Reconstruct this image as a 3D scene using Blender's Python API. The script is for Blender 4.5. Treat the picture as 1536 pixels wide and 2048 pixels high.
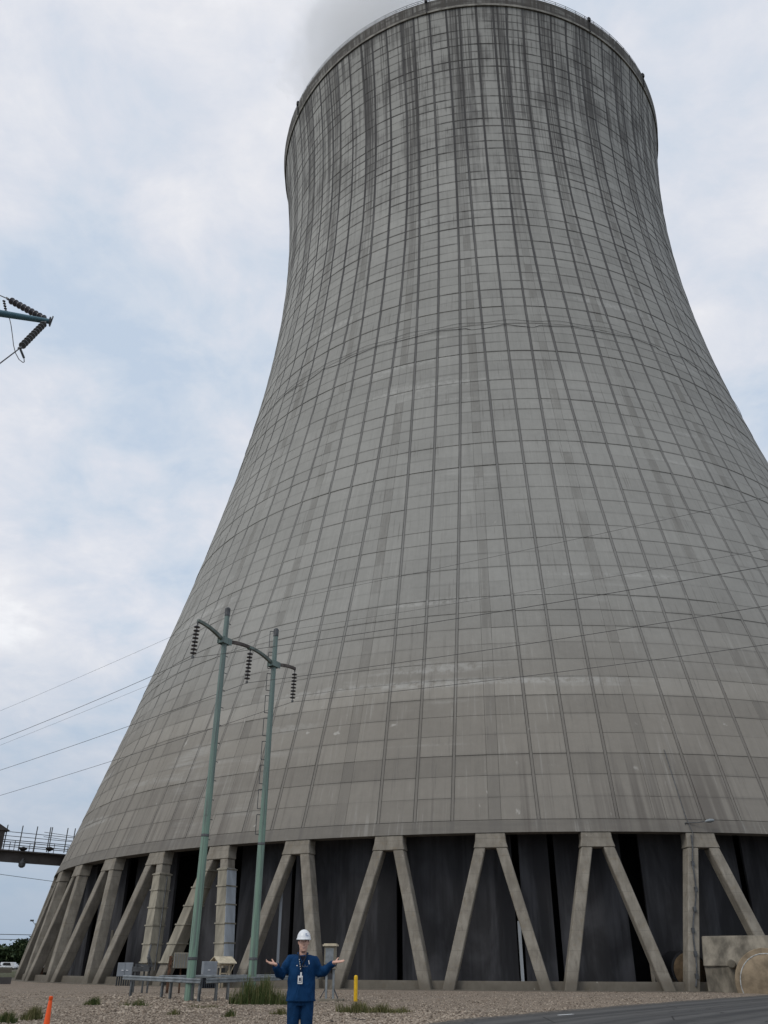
import bpy, bmesh, math, random
import numpy as np
from mathutils import Vector, Matrix
random.seed(7); rng = np.random.default_rng(7)
R = math.radians
for _o in list(bpy.data.objects): bpy.data.objects.remove(_o)
SC = bpy.context.scene; COL = SC.collection

# ------------------------------------------------------------------ camera
CH, FPX, PITCH, ROLL = 1.44, 1658.0, R(28.684), R(0.235)
_fw = Vector((0, math.cos(PITCH), math.sin(PITCH))); _up = Vector((0, -math.sin(PITCH), math.cos(PITCH))); _rt = Vector((1, 0, 0))
_r2 = _rt*math.cos(ROLL) + _up*math.sin(ROLL); _u2 = _up*math.cos(ROLL) - _rt*math.sin(ROLL)
cam = bpy.data.cameras.new('camera'); camo = bpy.data.objects.new('camera', cam); COL.objects.link(camo)
camo.matrix_world = Matrix(((_r2.x, _u2.x, -_fw.x, 0), (_r2.y, _u2.y, -_fw.y, 0), (_r2.z, _u2.z, -_fw.z, CH), (0, 0, 0, 1)))
cam.sensor_fit = 'VERTICAL'; cam.sensor_height = 24; cam.lens = FPX/2048*24
cam.clip_start = .1; cam.clip_end = 8000
SC.camera = camo

# ------------------------------------------------------------------ sky, sun, exposure
SUN_EL, SUN_AZ = R(46), R(230)          # compass-like: direction the light comes from, 0 = +y, clockwise
W = bpy.data.worlds.new('World'); SC.world = W; W.use_nodes = True
nt = W.node_tree; nt.nodes.clear()
def wn(t, **k):
    n = nt.nodes.new(t)
    for a, b in k.items(): setattr(n, a, b)
    return n
def wl(a, b): nt.links.new(a, b)
def wmath(op, a, b=None, c=None, clamp=False):
    n = wn('ShaderNodeMath', operation=op, use_clamp=clamp)
    for i, v in enumerate((a, b, c)):
        if v is None: continue
        if isinstance(v, (int, float)): n.inputs[i].default_value = v
        else: wl(v, n.inputs[i])
    return n.outputs[0]
sky = wn('ShaderNodeTexSky', sky_type='NISHITA', sun_disc=False)
sky.sun_elevation = SUN_EL; sky.sun_rotation = SUN_AZ; sky.air_density = 1.2; sky.dust_density = 2.0
bg1 = wn('ShaderNodeBackground'); bg1.inputs[1].default_value = 0.1; wl(sky.outputs[0], bg1.inputs[0])
tc = wn('ShaderNodeTexCoord'); sp = wn('ShaderNodeSeparateXYZ'); wl(tc.outputs['Generated'], sp.inputs[0])
zc = wmath('MAXIMUM', sp.outputs[2], 0.0)
den = wmath('ADD', zc, 0.32)
cb = wn('ShaderNodeCombineXYZ'); wl(wmath('DIVIDE', sp.outputs[0], den), cb.inputs[0]); wl(wmath('DIVIDE', sp.outputs[1], den), cb.inputs[1])
def wnoise(scale, det, rough, off, dist=0.0):
    mp = wn('ShaderNodeMapping'); mp.inputs['Location'].default_value = off; wl(cb.outputs[0], mp.inputs[0])
    n = wn('ShaderNodeTexNoise'); n.inputs['Scale'].default_value = scale; n.inputs['Detail'].default_value = det
    n.inputs['Roughness'].default_value = rough; n.inputs['Distortion'].default_value = dist; wl(mp.outputs[0], n.inputs['Vector']); return n.outputs[0]
n1 = wnoise(2.3, 7, .55, (3.1, 1.7, 0), .2); n2 = wnoise(7.5, 7, .6, (7.3, 2.2, 4), .3)
cov = wmath('ADD', wmath('MULTIPLY', n1, .62), wmath('MULTIPLY', n2, .38))
rmp = wn('ShaderNodeValToRGB'); wl(cov, rmp.inputs[0])
E_ = rmp.color_ramp.elements
E_[0].position = .38; E_[0].color = (.53, .625, .755, 1); E_[1].position = .64; E_[1].color = (.93, .935, .96, 1)
for p_, c_ in ((.44, (.615, .685, .785, 1)), (.50, (.70, .735, .812, 1)), (.57, (.80, .81, .855, 1))):
    e = rmp.color_ramp.elements.new(p_); e.color = c_
# the air near the horizon is a little dimmer and bluer under the overcast
hz = wn('ShaderNodeMapRange'); hz.inputs['From Min'].default_value = 0; hz.inputs['From Max'].default_value = .34; wl(sp.outputs[2], hz.inputs['Value'])
hmix = wn('ShaderNodeMix', data_type='RGBA'); wl(hz.outputs[0], hmix.inputs['Factor']); hmix.inputs['A'].default_value = (.36, .45, .57, 1); wl(rmp.outputs[0], hmix.inputs['B'])
bg2 = wn('ShaderNodeBackground'); wl(hmix.outputs['Result'], bg2.inputs[0]); bg2.inputs[1].default_value = 1.04
mx = wn('ShaderNodeMixShader'); mx.inputs[0].default_value = .95; wl(bg1.outputs[0], mx.inputs[1]); wl(bg2.outputs[0], mx.inputs[2])
wo = wn('ShaderNodeOutputWorld'); wl(mx.outputs[0], wo.inputs[0])
sun = bpy.data.lights.new('sun', 'SUN'); sun.energy = 1.1; sun.angle = R(25); sun.color = (1, .94, .85)
suno = bpy.data.objects.new('sun', sun); COL.objects.link(suno)
_sd = Vector((math.sin(SUN_AZ)*math.cos(SUN_EL), math.cos(SUN_AZ)*math.cos(SUN_EL), math.sin(SUN_EL)))
suno.rotation_euler = _sd.to_track_quat('Z', 'Y').to_euler(); suno.location = (-30, -40, 60)
vs = SC.view_settings; vs.view_transform = 'Standard'; vs.look = 'None'; vs.exposure = 0.0; vs.gamma = 1.0; vs.use_curve_mapping = False
SC.cycles.max_bounces = 6; SC.cycles.diffuse_bounces = 3; SC.cycles.volume_bounces = 2; SC.cycles.transparent_max_bounces = 6

# ------------------------------------------------------------------ picture <-> place
def ray(px, py): return (_fw*FPX + _r2*(px-768) - _u2*(py-1024)).normalized()
def atd(px, py, d):                      # the point seen at (px, py) a horizontal distance d away
    v = ray(px, py); h = math.hypot(v.x, v.y); return Vector((v.x/h*d, v.y/h*d, CH + v.z/h*d))
def onz(px, py, z=0.0):
    v = ray(px, py); t = (z-CH)/v.z; return Vector((v.x*t, v.y*t, z))
def gh(x, y):                            # the lie of the ground
    x = np.asarray(x, float); y = np.asarray(y, float)
    m = .16*np.exp(-((x+12.5)/7)**2-((y-43)/3.2)**2)
    m += .08*np.exp(-((x+1.3)/5)**2-((y-14)/5)**2)
    n = .02*np.sin(x*.9+1.3*np.sin(y*.4))*np.sin(y*.7+x*.3) + .012*np.sin(x*2.3+y*1.1)*np.sin(y*2.0-x*.7)
    return m + n*((y > 6) & (y < 59) & (np.abs(x) < 45))
def gz(x, y): return float(gh(x, y))
def onground(px, py):
    p = onz(px, py)
    for _ in range(4): p = onz(px, py, gz(p.x, p.y))
    return p

# ------------------------------------------------------------------ mesh helpers
def tag(o, label=None, cat=None, group=None, kind=None):
    for k, v in (('label', label), ('category', cat), ('group', group), ('kind', kind)):
        if v: o[k] = v
    return o
def link(name, me, mat=None, parent=None, loc=(0, 0, 0)):
    o = bpy.data.objects.new(name, me); COL.objects.link(o); o.location = loc
    if parent: o.parent = parent
    if mat and me is not None: me.materials.append(mat)
    return o
def thing(name, label, cat, loc=(0, 0, 0), group=None):
    return tag(link(name, None, loc=loc), label, cat, group)
def wloc(o):
    v = Vector((0, 0, 0))
    while o is not None: v += o.location; o = o.parent
    return v
class MB:
    def __init__(s): s.v = []; s.f = []
    def add(s, vs, fs):
        b = len(s.v); s.v += [tuple(p) for p in vs]; s.f += [tuple(i+b for i in f) for f in fs]; return s
    def box(s, c, size, rot=None):
        c = Vector(c); x, y, z = [a/2 for a in size]
        P = [Vector((i*x, j*y, k*z)) for i in (-1, 1) for j in (-1, 1) for k in (-1, 1)]
        if rot is not None: P = [rot @ p for p in P]
        return s.add([p+c for p in P], [(0, 1, 3, 2), (4, 6, 7, 5), (0, 4, 5, 1), (2, 3, 7, 6), (0, 2, 6, 4), (1, 5, 7, 3)])
    def bar(s, a, b, w, h, up=(0, 0, 1)):
        a = Vector(a); b = Vector(b); d = (b-a).normalized(); sx = d.cross(Vector(up))
        if sx.length < 1e-4: sx = d.cross(Vector((1, 0, 0)))
        sx.normalize(); u = sx.cross(d); P = []
        for q in (a, b):
            for i, j in ((-1, -1), (1, -1), (1, 1), (-1, 1)): P.append(q + sx*i*w/2 + u*j*h/2)
        return s.add(P, [(0, 1, 2, 3), (7, 6, 5, 4), (0, 4, 5, 1), (1, 5, 6, 2), (2, 6, 7, 3), (3, 7, 4, 0)])
    def tube(s, path, rad, n=8, cap=True, sq=None):
        path = [Vector(p) for p in path]; m = len(path)
        if isinstance(rad, (int, float)): rad = [rad]*m
        V = []; ref = None
        for i, p in enumerate(path):
            d = (path[min(i+1, m-1)] - path[max(i-1, 0)]).normalized()
            if ref is None: ref = Vector((0, 0, 1)) if abs(d.z) < .9 else Vector((0, 1, 0))
            a = (ref - d*ref.dot(d)).normalized(); b = d.cross(a); ref = a
            ra, rb = rad[i] if isinstance(rad[i], tuple) else (rad[i], rad[i])
            for k in range(n):
                t = 2*math.pi*(k+.5)/n; V.append(p + a*math.cos(t)*ra + b*math.sin(t)*rb)
        F = [(i*n+k, i*n+(k+1) % n, (i+1)*n+(k+1) % n, (i+1)*n+k) for i in range(m-1) for k in range(n)]
        if cap: F += [tuple(range(n-1, -1, -1)), tuple((m-1)*n+k for k in range(n))]
        return s.add(V, F)
    def prism(s, poly, a, b):            # poly: list of (Vector) front ring; a, b: offset vectors of both ends
        n = len(poly); P = [Vector(p)+a for p in poly] + [Vector(p)+b for p in poly]
        return s.add(P, [tuple(range(n)), tuple(range(2*n-1, n-1, -1))] + [(i, n+i, n+(i+1) % n, (i+1) % n) for i in range(n)])
    def lathe(s, prof, c, n=16, ax=None):   # prof: (radius, height)
        c = Vector(c); M = ax if ax is not None else Matrix.Identity(3); V = []
        for r, h in prof:
            for k in range(n):
                t = 2*math.pi*k/n; V.append(c + M @ Vector((r*math.cos(t), r*math.sin(t), h)))
        m = len(prof); F = [(i*n+k, i*n+(k+1) % n, (i+1)*n+(k+1) % n, (i+1)*n+k) for i in range(m-1) for k in range(n)]
        F += [tuple(range(n-1, -1, -1)), tuple((m-1)*n+k for k in range(n))]
        return s.add(V, F)
    def mesh(s, name, org=(0, 0, 0), smooth=False, bevel=0):
        me = bpy.data.meshes.new(name); o = Vector(org)
        me.from_pydata([Vector(p)-o for p in s.v], [], s.f); me.validate()
        bm = bmesh.new(); bm.from_mesh(me); bmesh.ops.recalc_face_normals(bm, faces=bm.faces)
        if bevel: bmesh.ops.bevel(bm, geom=[e for e in bm.edges if e.is_manifold and e.calc_face_angle(0) > .5], offset=bevel, segments=1, affect='EDGES')
        if smooth:
            for f in bm.faces: f.smooth = True
            for e in bm.edges:
                if e.is_manifold and e.calc_face_angle(0) > .7: e.smooth = False
        bm.to_mesh(me); bm.free(); return me
    def part(s, name, mat, parent, smooth=False, bevel=0):
        return link(name, s.mesh(name, wloc(parent), smooth, bevel), mat, parent)
    def solo(s, name, mat, org, smooth=False, bevel=0):
        return link(name, s.mesh(name, org, smooth, bevel), mat, None, org)
def np_mesh(name, V, F, mat, attrs=None, parent=None, loc=(0, 0, 0), smooth=False):
    me = bpy.data.meshes.new(name); V = np.asarray(V, np.float32); F = np.asarray(F, np.int32); k = F.shape[1]
    me.vertices.add(len(V)); me.vertices.foreach_set('co', V.ravel())
    me.loops.add(F.size); me.loops.foreach_set('vertex_index', F.ravel())
    me.polygons.add(len(F)); me.polygons.foreach_set('loop_start', np.arange(0, F.size, k, dtype=np.int32)); me.polygons.foreach_set('loop_total', np.full(len(F), k, np.int32))
    for an, av in (attrs or {}).items():
        a = me.attributes.new(an, 'FLOAT', 'POINT'); a.data.foreach_set('value', np.asarray(av, np.float32))
    me.update(calc_edges=True); me.validate()
    me.polygons.foreach_set('use_smooth', np.full(len(me.polygons), smooth))
    return link(name, me, mat, parent, loc)
def copy_tree(o, loc=None, parent=None):
    c = o.copy(); COL.objects.link(c)
    if parent is not None: c.parent = parent
    if loc is not None: c.location = loc
    for ch in list(o.children): copy_tree(ch, None, c)
    return c

# ------------------------------------------------------------------ materials
class Mat:
    def __init__(s, name, rough=.8, metal=0.0, spec=.3):
        s.m = bpy.data.materials.new(name); s.m.use_nodes = True; s.t = s.m.node_tree
        s.b = s.t.nodes['Principled BSDF']; s.out = s.t.nodes['Material Output']
        s.b.inputs['Roughness'].default_value = rough; s.b.inputs['Metallic'].default_value = metal; s.b.inputs['Specular IOR Level'].default_value = spec
        s.g = None
    def n(s, t, **k):
        n = s.t.nodes.new(t)
        for a, b in k.items(): setattr(n, a, b)
        return n
    def set(s, sock, v):
        if isinstance(v, bpy.types.NodeSocket): s.t.links.new(v, sock)
        elif isinstance(v, (tuple, list)) and len(v) == 3 and sock.type == 'RGBA': sock.default_value = (*v, 1)
        else: sock.default_value = v
    def ma(s, op, a, b=None, c=None, clamp=False):
        n = s.n('ShaderNodeMath', operation=op, use_clamp=clamp)
        for i, v in enumerate((a, b, c)):
            if v is not None: s.set(n.inputs[i], v)
        return n.outputs[0]
    def mix(s, f, a, b, mode='MIX'):
        n = s.n('ShaderNodeMix', data_type='RGBA', blend_type=mode); s.set(n.inputs['Factor'], f); s.set(n.inputs['A'], a); s.set(n.inputs['B'], b); return n.outputs['Result']
    def ss(s, v, lo, hi, a=0.0, b=1.0):
        n = s.n('ShaderNodeMapRange', interpolation_type='SMOOTHSTEP'); s.set(n.inputs['Value'], v)
        n.inputs['From Min'].default_value = lo; n.inputs['From Max'].default_value = hi; n.inputs['To Min'].default_value = a; n.inputs['To Max'].default_value = b; return n.outputs[0]
    def geo(s):
        if s.g is None: s.g = s.n('ShaderNodeNewGeometry').outputs['Position']
        return s.g
    def obj(s): return s.n('ShaderNodeTexCoord').outputs['Object']
    def sep(s, v): n = s.n('ShaderNodeSeparateXYZ'); s.set(n.inputs[0], v); return n.outputs
    def comb(s, x, y, z):
        n = s.n('ShaderNodeCombineXYZ')
        for i, v in enumerate((x, y, z)): s.set(n.inputs[i], v)
        return n.outputs[0]
    def noise(s, vec, scale, det=4, rough=.55, dist=0.0, sc=None):
        if sc:
            m = s.n('ShaderNodeMapping'); m.inputs['Scale'].default_value = sc; s.set(m.inputs[0], vec); vec = m.outputs[0]
        n = s.n('ShaderNodeTexNoise'); s.set(n.inputs['Vector'], vec); n.inputs['Scale'].default_value = scale; n.inputs['Detail'].default_value = det
        n.inputs['Roughness'].default_value = rough; n.inputs['Distortion'].default_value = dist; return n.outputs[0]
    def attr(s, a): n = s.n('ShaderNodeAttribute'); n.attribute_name = a; return n.outputs['Fac']
    def bump(s, h, st=.3, d=.02):
        n = s.n('ShaderNodeBump'); n.inputs['Strength'].default_value = st; n.inputs['Distance'].default_value = d; s.set(n.inputs['Height'], h); s.set(s.b.inputs['Normal'], n.outputs[0])
    def col(s, c): s.set(s.b.inputs['Base Color'], c); return s
def simple(name, c, rough=.7, metal=0.0, var=.18, scale=3.0, spec=.3, streak=None, bump=0.0):
    m = Mat(name, rough, metal, spec); p = m.geo()
    n = m.noise(p, scale, 5, .6, .1, streak); d = tuple(x*(1-var*1.5) for x in c); l = tuple(min(1, x*(1+var)) for x in c)
    m.col(m.mix(m.ss(n, .3, .7), d, l))
    if bump: m.bump(m.noise(p, scale*6, 4), bump, .01)
    return m.m
M = {}
M['joint'] = simple('weathered joint concrete', (.17, .163, .15), .95, var=.3, scale=.5, streak=(2, 2, .15))
M['leg'] = None
M['dark'] = simple('interior shade black', (.006, .006, .007), .9, var=.2)  # near-black colour carries the shade of the unlit interior, soffit included
M['galv'] = simple('galvanised steel', (.25, .275, .29), .5, .5, var=.2, scale=2.5)
M['galvpost'] = simple('weathered grey post', (.15, .16, .165), .6, .3, var=.25, scale=3)
M['galvdark'] = simple('dull dark steel', (.09, .095, .1), .55, .4, var=.25, scale=3)
M['rust'] = simple('rusty steel', (.10, .055, .035), .85, .1, var=.4, scale=6)
M['cabinet'] = simple('grey cabinet paint', (.235, .26, .29), .5, .1, var=.08, scale=2)
M['cabdark'] = simple('dark cabinet skirt', (.025, .03, .038), .6, var=.2)
M['wood'] = simple('pale new timber', (.52, .44, .31), .75, var=.15, scale=4, streak=(6, 6, 1))
M['plywood'] = simple('plywood sheet', (.55, .49, .37), .7, var=.12, scale=3)
M['limelip'] = simple('lime bleached edge', (.27, .26, .235), .9, var=.3, scale=.7)
M['yellow'] = simple('yellow paint', (.72, .44, .015), .45, var=.12, scale=5)
M['orange'] = simple('orange plastic', (.85, .10, .012), .5, var=.06, scale=5)
M['black'] = simple('black rubber', (.012, .012, .013), .6, var=.2)
M['porcelain'] = simple('dark glazed porcelain', (.07, .067, .075), .35, var=.15, spec=.5)
M['porcelain2'] = simple('grey glazed porcelain', (.11, .12, .13), .3, var=.15, spec=.5)
M['wire'] = simple('weathered conductor', (.045, .047, .05), .5, .4, var=.1)
M['conc2'] = simple('stained concrete block', (.20, .18, .145), .9, var=.4, scale=.9, streak=(1, 1, .45), bump=.3)
M['rustpipe'] = simple('rusty pipe end', (.125, .088, .052), .85, var=.35, scale=1.5)
M['limering'] = simple('faded lime ring', (.42, .43, .42), .8, var=.3, scale=4)
M['tan'] = simple('tan painted pipe', (.235, .185, .125), .75, var=.28, scale=1.1, bump=.2)
M['whitepaint'] = simple('white paint', (.75, .77, .78), .5, var=.05)
M['clad'] = simple('beige cladding', (.265, .245, .195), .75, var=.22, scale=.8, streak=(2, 2, .3))
M['cladwhite'] = simple('pale grey sheet cladding', (.40, .44, .48), .5, var=.12, scale=.8, streak=(2, 2, .3))
M['brownsteel'] = simple('brown weathering steel', (.085, .078, .076), .75, .1, var=.25, scale=.6)
M['pipe'] = simple('black coated pipe', (.012, .013, .016), .5, var=.2)

# --- shell concrete: cooling-tower axis at TX, TY
TX, TY = 17.81, 123.03
RB, RL, ZL, RT, ZT, B1, B2, ZH = 61.05, 58.77, 10.09, 36.84, 118.2, 87.06, 85.66, 150.3
PH0, STRIP0 = -144.68, -99.27
def rad(z): return RT*math.sqrt(1+((z-ZT)/(B1 if z < ZT else B2))**2)
def shell_mat(name, rim=False):
    m = Mat(name, .92, 0, .2); p = m.geo(); o = m.sep(p)
    x = m.ma('SUBTRACT', o[0], TX); y = m.ma('SUBTRACT', o[1], TY); z = o[2]
    th = m.ma('MULTIPLY', m.ma('ARCTAN2', y, x), 180/math.pi)
    r = m.ma('SQRT', m.ma('ADD', m.ma('MULTIPLY', x, x), m.ma('MULTIPLY', y, y)))
    u = m.ma('SUBTRACT', m.ma('FLOORED_MODULO', m.ma('ADD', th, -STRIP0+6), 12.0), 6.0)
    arc = m.ma('ABSOLUTE', m.ma('MULTIPLY', m.ma('MULTIPLY', u, math.pi/180), r))
    half = m.ma('MULTIPLY', r, math.pi/30)
    dl = m.ma('MINIMUM', m.ma('ABSOLUTE', m.ma('SUBTRACT', arc, m.ma('SUBTRACT', half, 2.9))), m.ma('SUBTRACT', half, arc))
    sid = m.ma('FLOOR', m.ma('DIVIDE', m.ma('ADD', th, -STRIP0+6), 12.0))
    ar = m.ma('MULTIPLY', m.ma('MULTIPLY', th, math.pi/180), 50.0)     # metres round the shell, roughly
    v = m.comb(ar, 0.0, z)
    lift = m.attr('lift'); lv = m.attr('lv')
    rnd = m.ma('FRACT', m.ma('ADD', m.attr('rnd'), m.n('ShaderNodeObjectInfo').outputs['Random']))
    lr = m.attr('lt')
    wn2 = m.n('ShaderNodeTexWhiteNoise', noise_dimensions='2D'); m.set(wn2.inputs['Vector'], m.comb(m.ma('FLOOR', lift), sid, 0.0)); sr = wn2.outputs['Value']
    big = m.noise(v, .05, 4, .5); fine = m.noise(v, 1.6, 6, .65)
    stv = m.noise(v, 1.0, 5, .6, 0, (1.9, 1, .035)); stw = m.noise(v, 1.0, 5, .65, .05, (.42, 1, .013)); sth = m.noise(v, 1.0, 5, .65, .2, (.12, 1, 1.1))
    run = m.noise(v, 1.0, 5, .65, .05, (3.4, 1, .16)); patch = m.noise(v, .16, 5, .6, .3)
    low = m.ss(m.ma('ADD', z, m.ma('MULTIPLY', m.ma('SUBTRACT', big, .5), 14.0)), 18, 34)
    base = m.mix(low, (.252, .237, .210), (.302, .300, .282))
    base = m.mix(m.ss(z, 18, 60, 0, .5), base, (.325, .326, .310))
    base = m.mix(m.ss(z, 70, 110), base, (.365, .364, .345))
    # casting differences: whole lifts and single panels
    val = m.ma('ADD', m.ma('MULTIPLY', m.ma('SUBTRACT', lr, .5), m.ss(z, 20, 40, .36, .14)), m.ma('MULTIPLY', m.ma('SUBTRACT', rnd, .5), m.ss(z, 60, 120, .09, .17)))
    val = m.ma('ADD', val, m.ma('MULTIPLY', m.ma('SUBTRACT', stv, .5), .42))
    val = m.ma('ADD', val, m.ma('MULTIPLY', m.ma('SUBTRACT', fine, .5), .24))
    val = m.ma('ADD', val, m.ma('MULTIPLY', m.ma('SUBTRACT', big, .5), .28))
    c = m.mix(1.0, base, m.comb(*[m.ma('ADD', val, 1.0)]*3), 'MULTIPLY')
    # lime bloom along some lifts
    bloom = m.ma('MULTIPLY', m.ss(m.noise(v, 1.0, 4, .6, .3, (.05, 1, .10)), .58, .74), m.ss(sth, .42, .66))
    bl2 = m.ma('MULTIPLY', m.ss(m.noise(v, 1.0, 3, .5, .1, (.028, 1, .42)), .60, .70), m.ss(fine, .35, .6))
    bloom = m.ma('MULTIPLY', m.ma('MAXIMUM', bloom, bl2), m.ss(z, 120, 90))
    c = m.mix(m.ma('MULTIPLY', bloom, .6), c, (.46, .46, .44))
    # dark patch infill up the middle of each strip bay
    sm = m.ma('MULTIPLY', m.ss(m.ma('ADD', arc, m.ma('MULTIPLY', m.ma('SUBTRACT', stv, .5), .9)), .62, .30), m.ma('MULTIPLY', m.ss(sr, .30, .75, .12, .9), m.ss(fine, .3, .6, .5, 1)))
    c = m.mix(m.ma('MULTIPLY', sm, .50), c, (.145, .138, .126))
    # algae and soot creeping from the vertical joints, growing with height
    lw = m.ma('ADD', dl, m.ma('MULTIPLY', m.ma('SUBTRACT', stv, .5), m.ss(z, 30, 120, .08, .6)))
    sl = m.ma('MULTIPLY', m.ss(lw, .26, .09), m.ma('MULTIPLY', m.ss(z, 15, 110, .22, .97), m.ss(stv, .28, .52, .55, 1.0)))
    c = m.mix(sl, c, (.066, .065, .070))
    # streaks below the rim
    topz = m.ss(m.ma('ADD', z, m.ma('MULTIPLY', m.ma('SUBTRACT', stw, .5), 48.0)), 96, 146)
    sb = m.ma('MULTIPLY', topz, m.ss(m.ma('ADD', m.ma('MULTIPLY', stw, .62), m.ma('MULTIPLY', stv, .38)), .50, .60))
    c = m.mix(m.ma('MULTIPLY', sb, .80), c, (.075, .073, .074))
    bay = m.ma('MULTIPLY', m.ss(arc, 1.5, .4), m.ss(z, 75, 135, 0, .85))
    c = m.mix(m.ma('MULTIPLY', bay, m.ss(stv, .35, .6)), c, (.085, .083, .083))
    c = m.mix(m.ma('MULTIPLY', topz, .05), c, (.15, .15, .145))
    # runs under each lift joint
    jt = m.ss(m.ma('ADD', m.ma('ABSOLUTE', m.ma('SUBTRACT', lv, .5)), m.ma('MULTIPLY', m.ma('SUBTRACT', fine, .5), .12)), .36, .5)
    jm = m.ma('MULTIPLY', jt, m.ma('ADD', m.ma('MULTIPLY', m.ss(sth, .42, .60), m.ss(z, 40, 125, .22, .95)), m.ss(z, 60, 130, .03, .10)))
    c = m.mix(jm, c, (.10, .098, .094))
    # rain runs and soft blotches everywhere, stronger where the noise clumps
    c = m.mix(m.ma('MULTIPLY', m.ss(run, .54, .68), m.ss(patch, .42, .62, .05, .55)), c, (.145, .138, .128))
    c = m.mix(m.ma('MULTIPLY', m.ss(run, .46, .34), m.ss(patch, .58, .42, 0, .28)), c, (.43, .425, .40))
    c = m.mix(m.ma('MULTIPLY', m.ss(m.ma('ADD', m.ma('MULTIPLY', patch, .45), m.ma('MULTIPLY', stv, .55)), .47, .60), m.ss(z, 80, 140, .10, .74)), c, (.095, .092, .09))
    spots = m.ma('MULTIPLY', m.ss(m.noise(v, 1.0, 3, .6, .4, (.9, 1, .55)), .69, .76), m.ss(z, 60, 15, 0, .6))
    c = m.mix(spots, c, (.50, .49, .46))
    # soot on the lowest lifts
    lo = m.ma('MULTIPLY', m.ss(z, 20, 12), m.ss(m.ma('ADD', m.ma('MULTIPLY', stv, .6), m.ma('MULTIPLY', big, .4)), .46, .62))
    c = m.mix(m.ma('MULTIPLY', lo, .7), c, (.115, .105, .095))
    if rim: c = m.mix(m.ss(stv, .35, .65, .2, .75), c, (.105, .095, .085))
    m.col(c); m.bump(fine, .35, .03)
    return m.m
M['shell'] = shell_mat('shell concrete'); M['rim'] = shell_mat('rim beam concrete', True)
def leg_mat():
    m = Mat('column concrete', .9, 0, .2); p = m.geo(); z = m.sep(p)[2]
    n1 = m.noise(p, .9, 6, .6); n2 = m.noise(p, 1.0, 5, .6, 0, (2.2, 2.2, .3))
    c = m.mix(m.ss(m.ma('ADD', m.ma('MULTIPLY', n1, .5), m.ma('MULTIPLY', n2, .5)), .32, .68), (.165, .150, .125), (.285, .264, .225))
    c = m.mix(m.ma('MULTIPLY', m.ss(m.noise(p, 3.0, 4), .55, .7), .5), c, (.20, .168, .12))
    fr = m.ma('ABSOLUTE', m.ma('SUBTRACT', m.ma('FRACT', m.ma('ADD', m.ma('DIVIDE', z, 1.22), m.ma('MULTIPLY', n1, .12))), .5))
    c = m.mix(m.ma('MULTIPLY', m.ss(fr, .47, .5), .45), c, (.13, .118, .10))
    c = m.mix(m.ma('MULTIPLY', m.ss(m.ma('ADD', z, m.ma('MULTIPLY', n2, -1.6)), .35, -.5), .7), c, (.10, .088, .07))
    c = m.mix(m.ma('MULTIPLY', m.ss(m.noise(p, 1.0, 5, .7, 0, (5, 5, .22)), .56, .7), .55), c, (.125, .112, .094))
    c = m.mix(m.ma('MULTIPLY', m.ss(m.noise(p, 2.4, 5, .7), .66, .72), .6), c, (.38, .36, .32))
    m.col(c); m.bump(m.noise(p, 9, 5, .65), .3, .02); return m.m
M['leg'] = leg_mat()
def fill_mat():
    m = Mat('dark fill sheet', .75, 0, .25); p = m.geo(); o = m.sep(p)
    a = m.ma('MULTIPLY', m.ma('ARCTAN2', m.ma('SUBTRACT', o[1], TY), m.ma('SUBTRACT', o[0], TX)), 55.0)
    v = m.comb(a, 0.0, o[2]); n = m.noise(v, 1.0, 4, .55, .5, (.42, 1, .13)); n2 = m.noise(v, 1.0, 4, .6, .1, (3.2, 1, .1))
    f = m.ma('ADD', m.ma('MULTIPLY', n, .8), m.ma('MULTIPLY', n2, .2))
    m.col(m.mix(m.ss(f, .42, .7), (.026, .0265, .030), (.080, .082, .091))); m.bump(n2, .4, .05); return m.m  # paler streaks put the mist of falling water into the sheet colour
M['fill'] = fill_mat()
def steel_green():
    m = Mat('pale green pole paint', .55, .1, .3); p = m.geo(); z = m.sep(p)[2]
    n = m.noise(p, 1.0, 5, .6, .1, (9, 9, .35)); n2 = m.noise(p, 2.2, 5, .6)
    c = m.mix(m.ss(z, 3, 15), (.185, .290, .225), (.155, .215, .20))
    c = m.mix(m.ss(n, .46, .62, 0, .75), c, (.115, .135, .135)); c = m.mix(m.ss(n2, .62, .75, 0, .6), c, (.085, .10, .09)); m.col(c); return m.m
M['pole'] = steel_green()
M['arm'] = simple('brown weathered arm', (.10, .085, .078), .7, .1, var=.3, scale=3)
M['armgreen'] = simple('grey green arm', (.13, .16, .145), .6, .1, var=.2, scale=3)
M['davit'] = simple('blue green davit paint', (.07, .15, .19), .5, .1, var=.12, scale=2)
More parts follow.
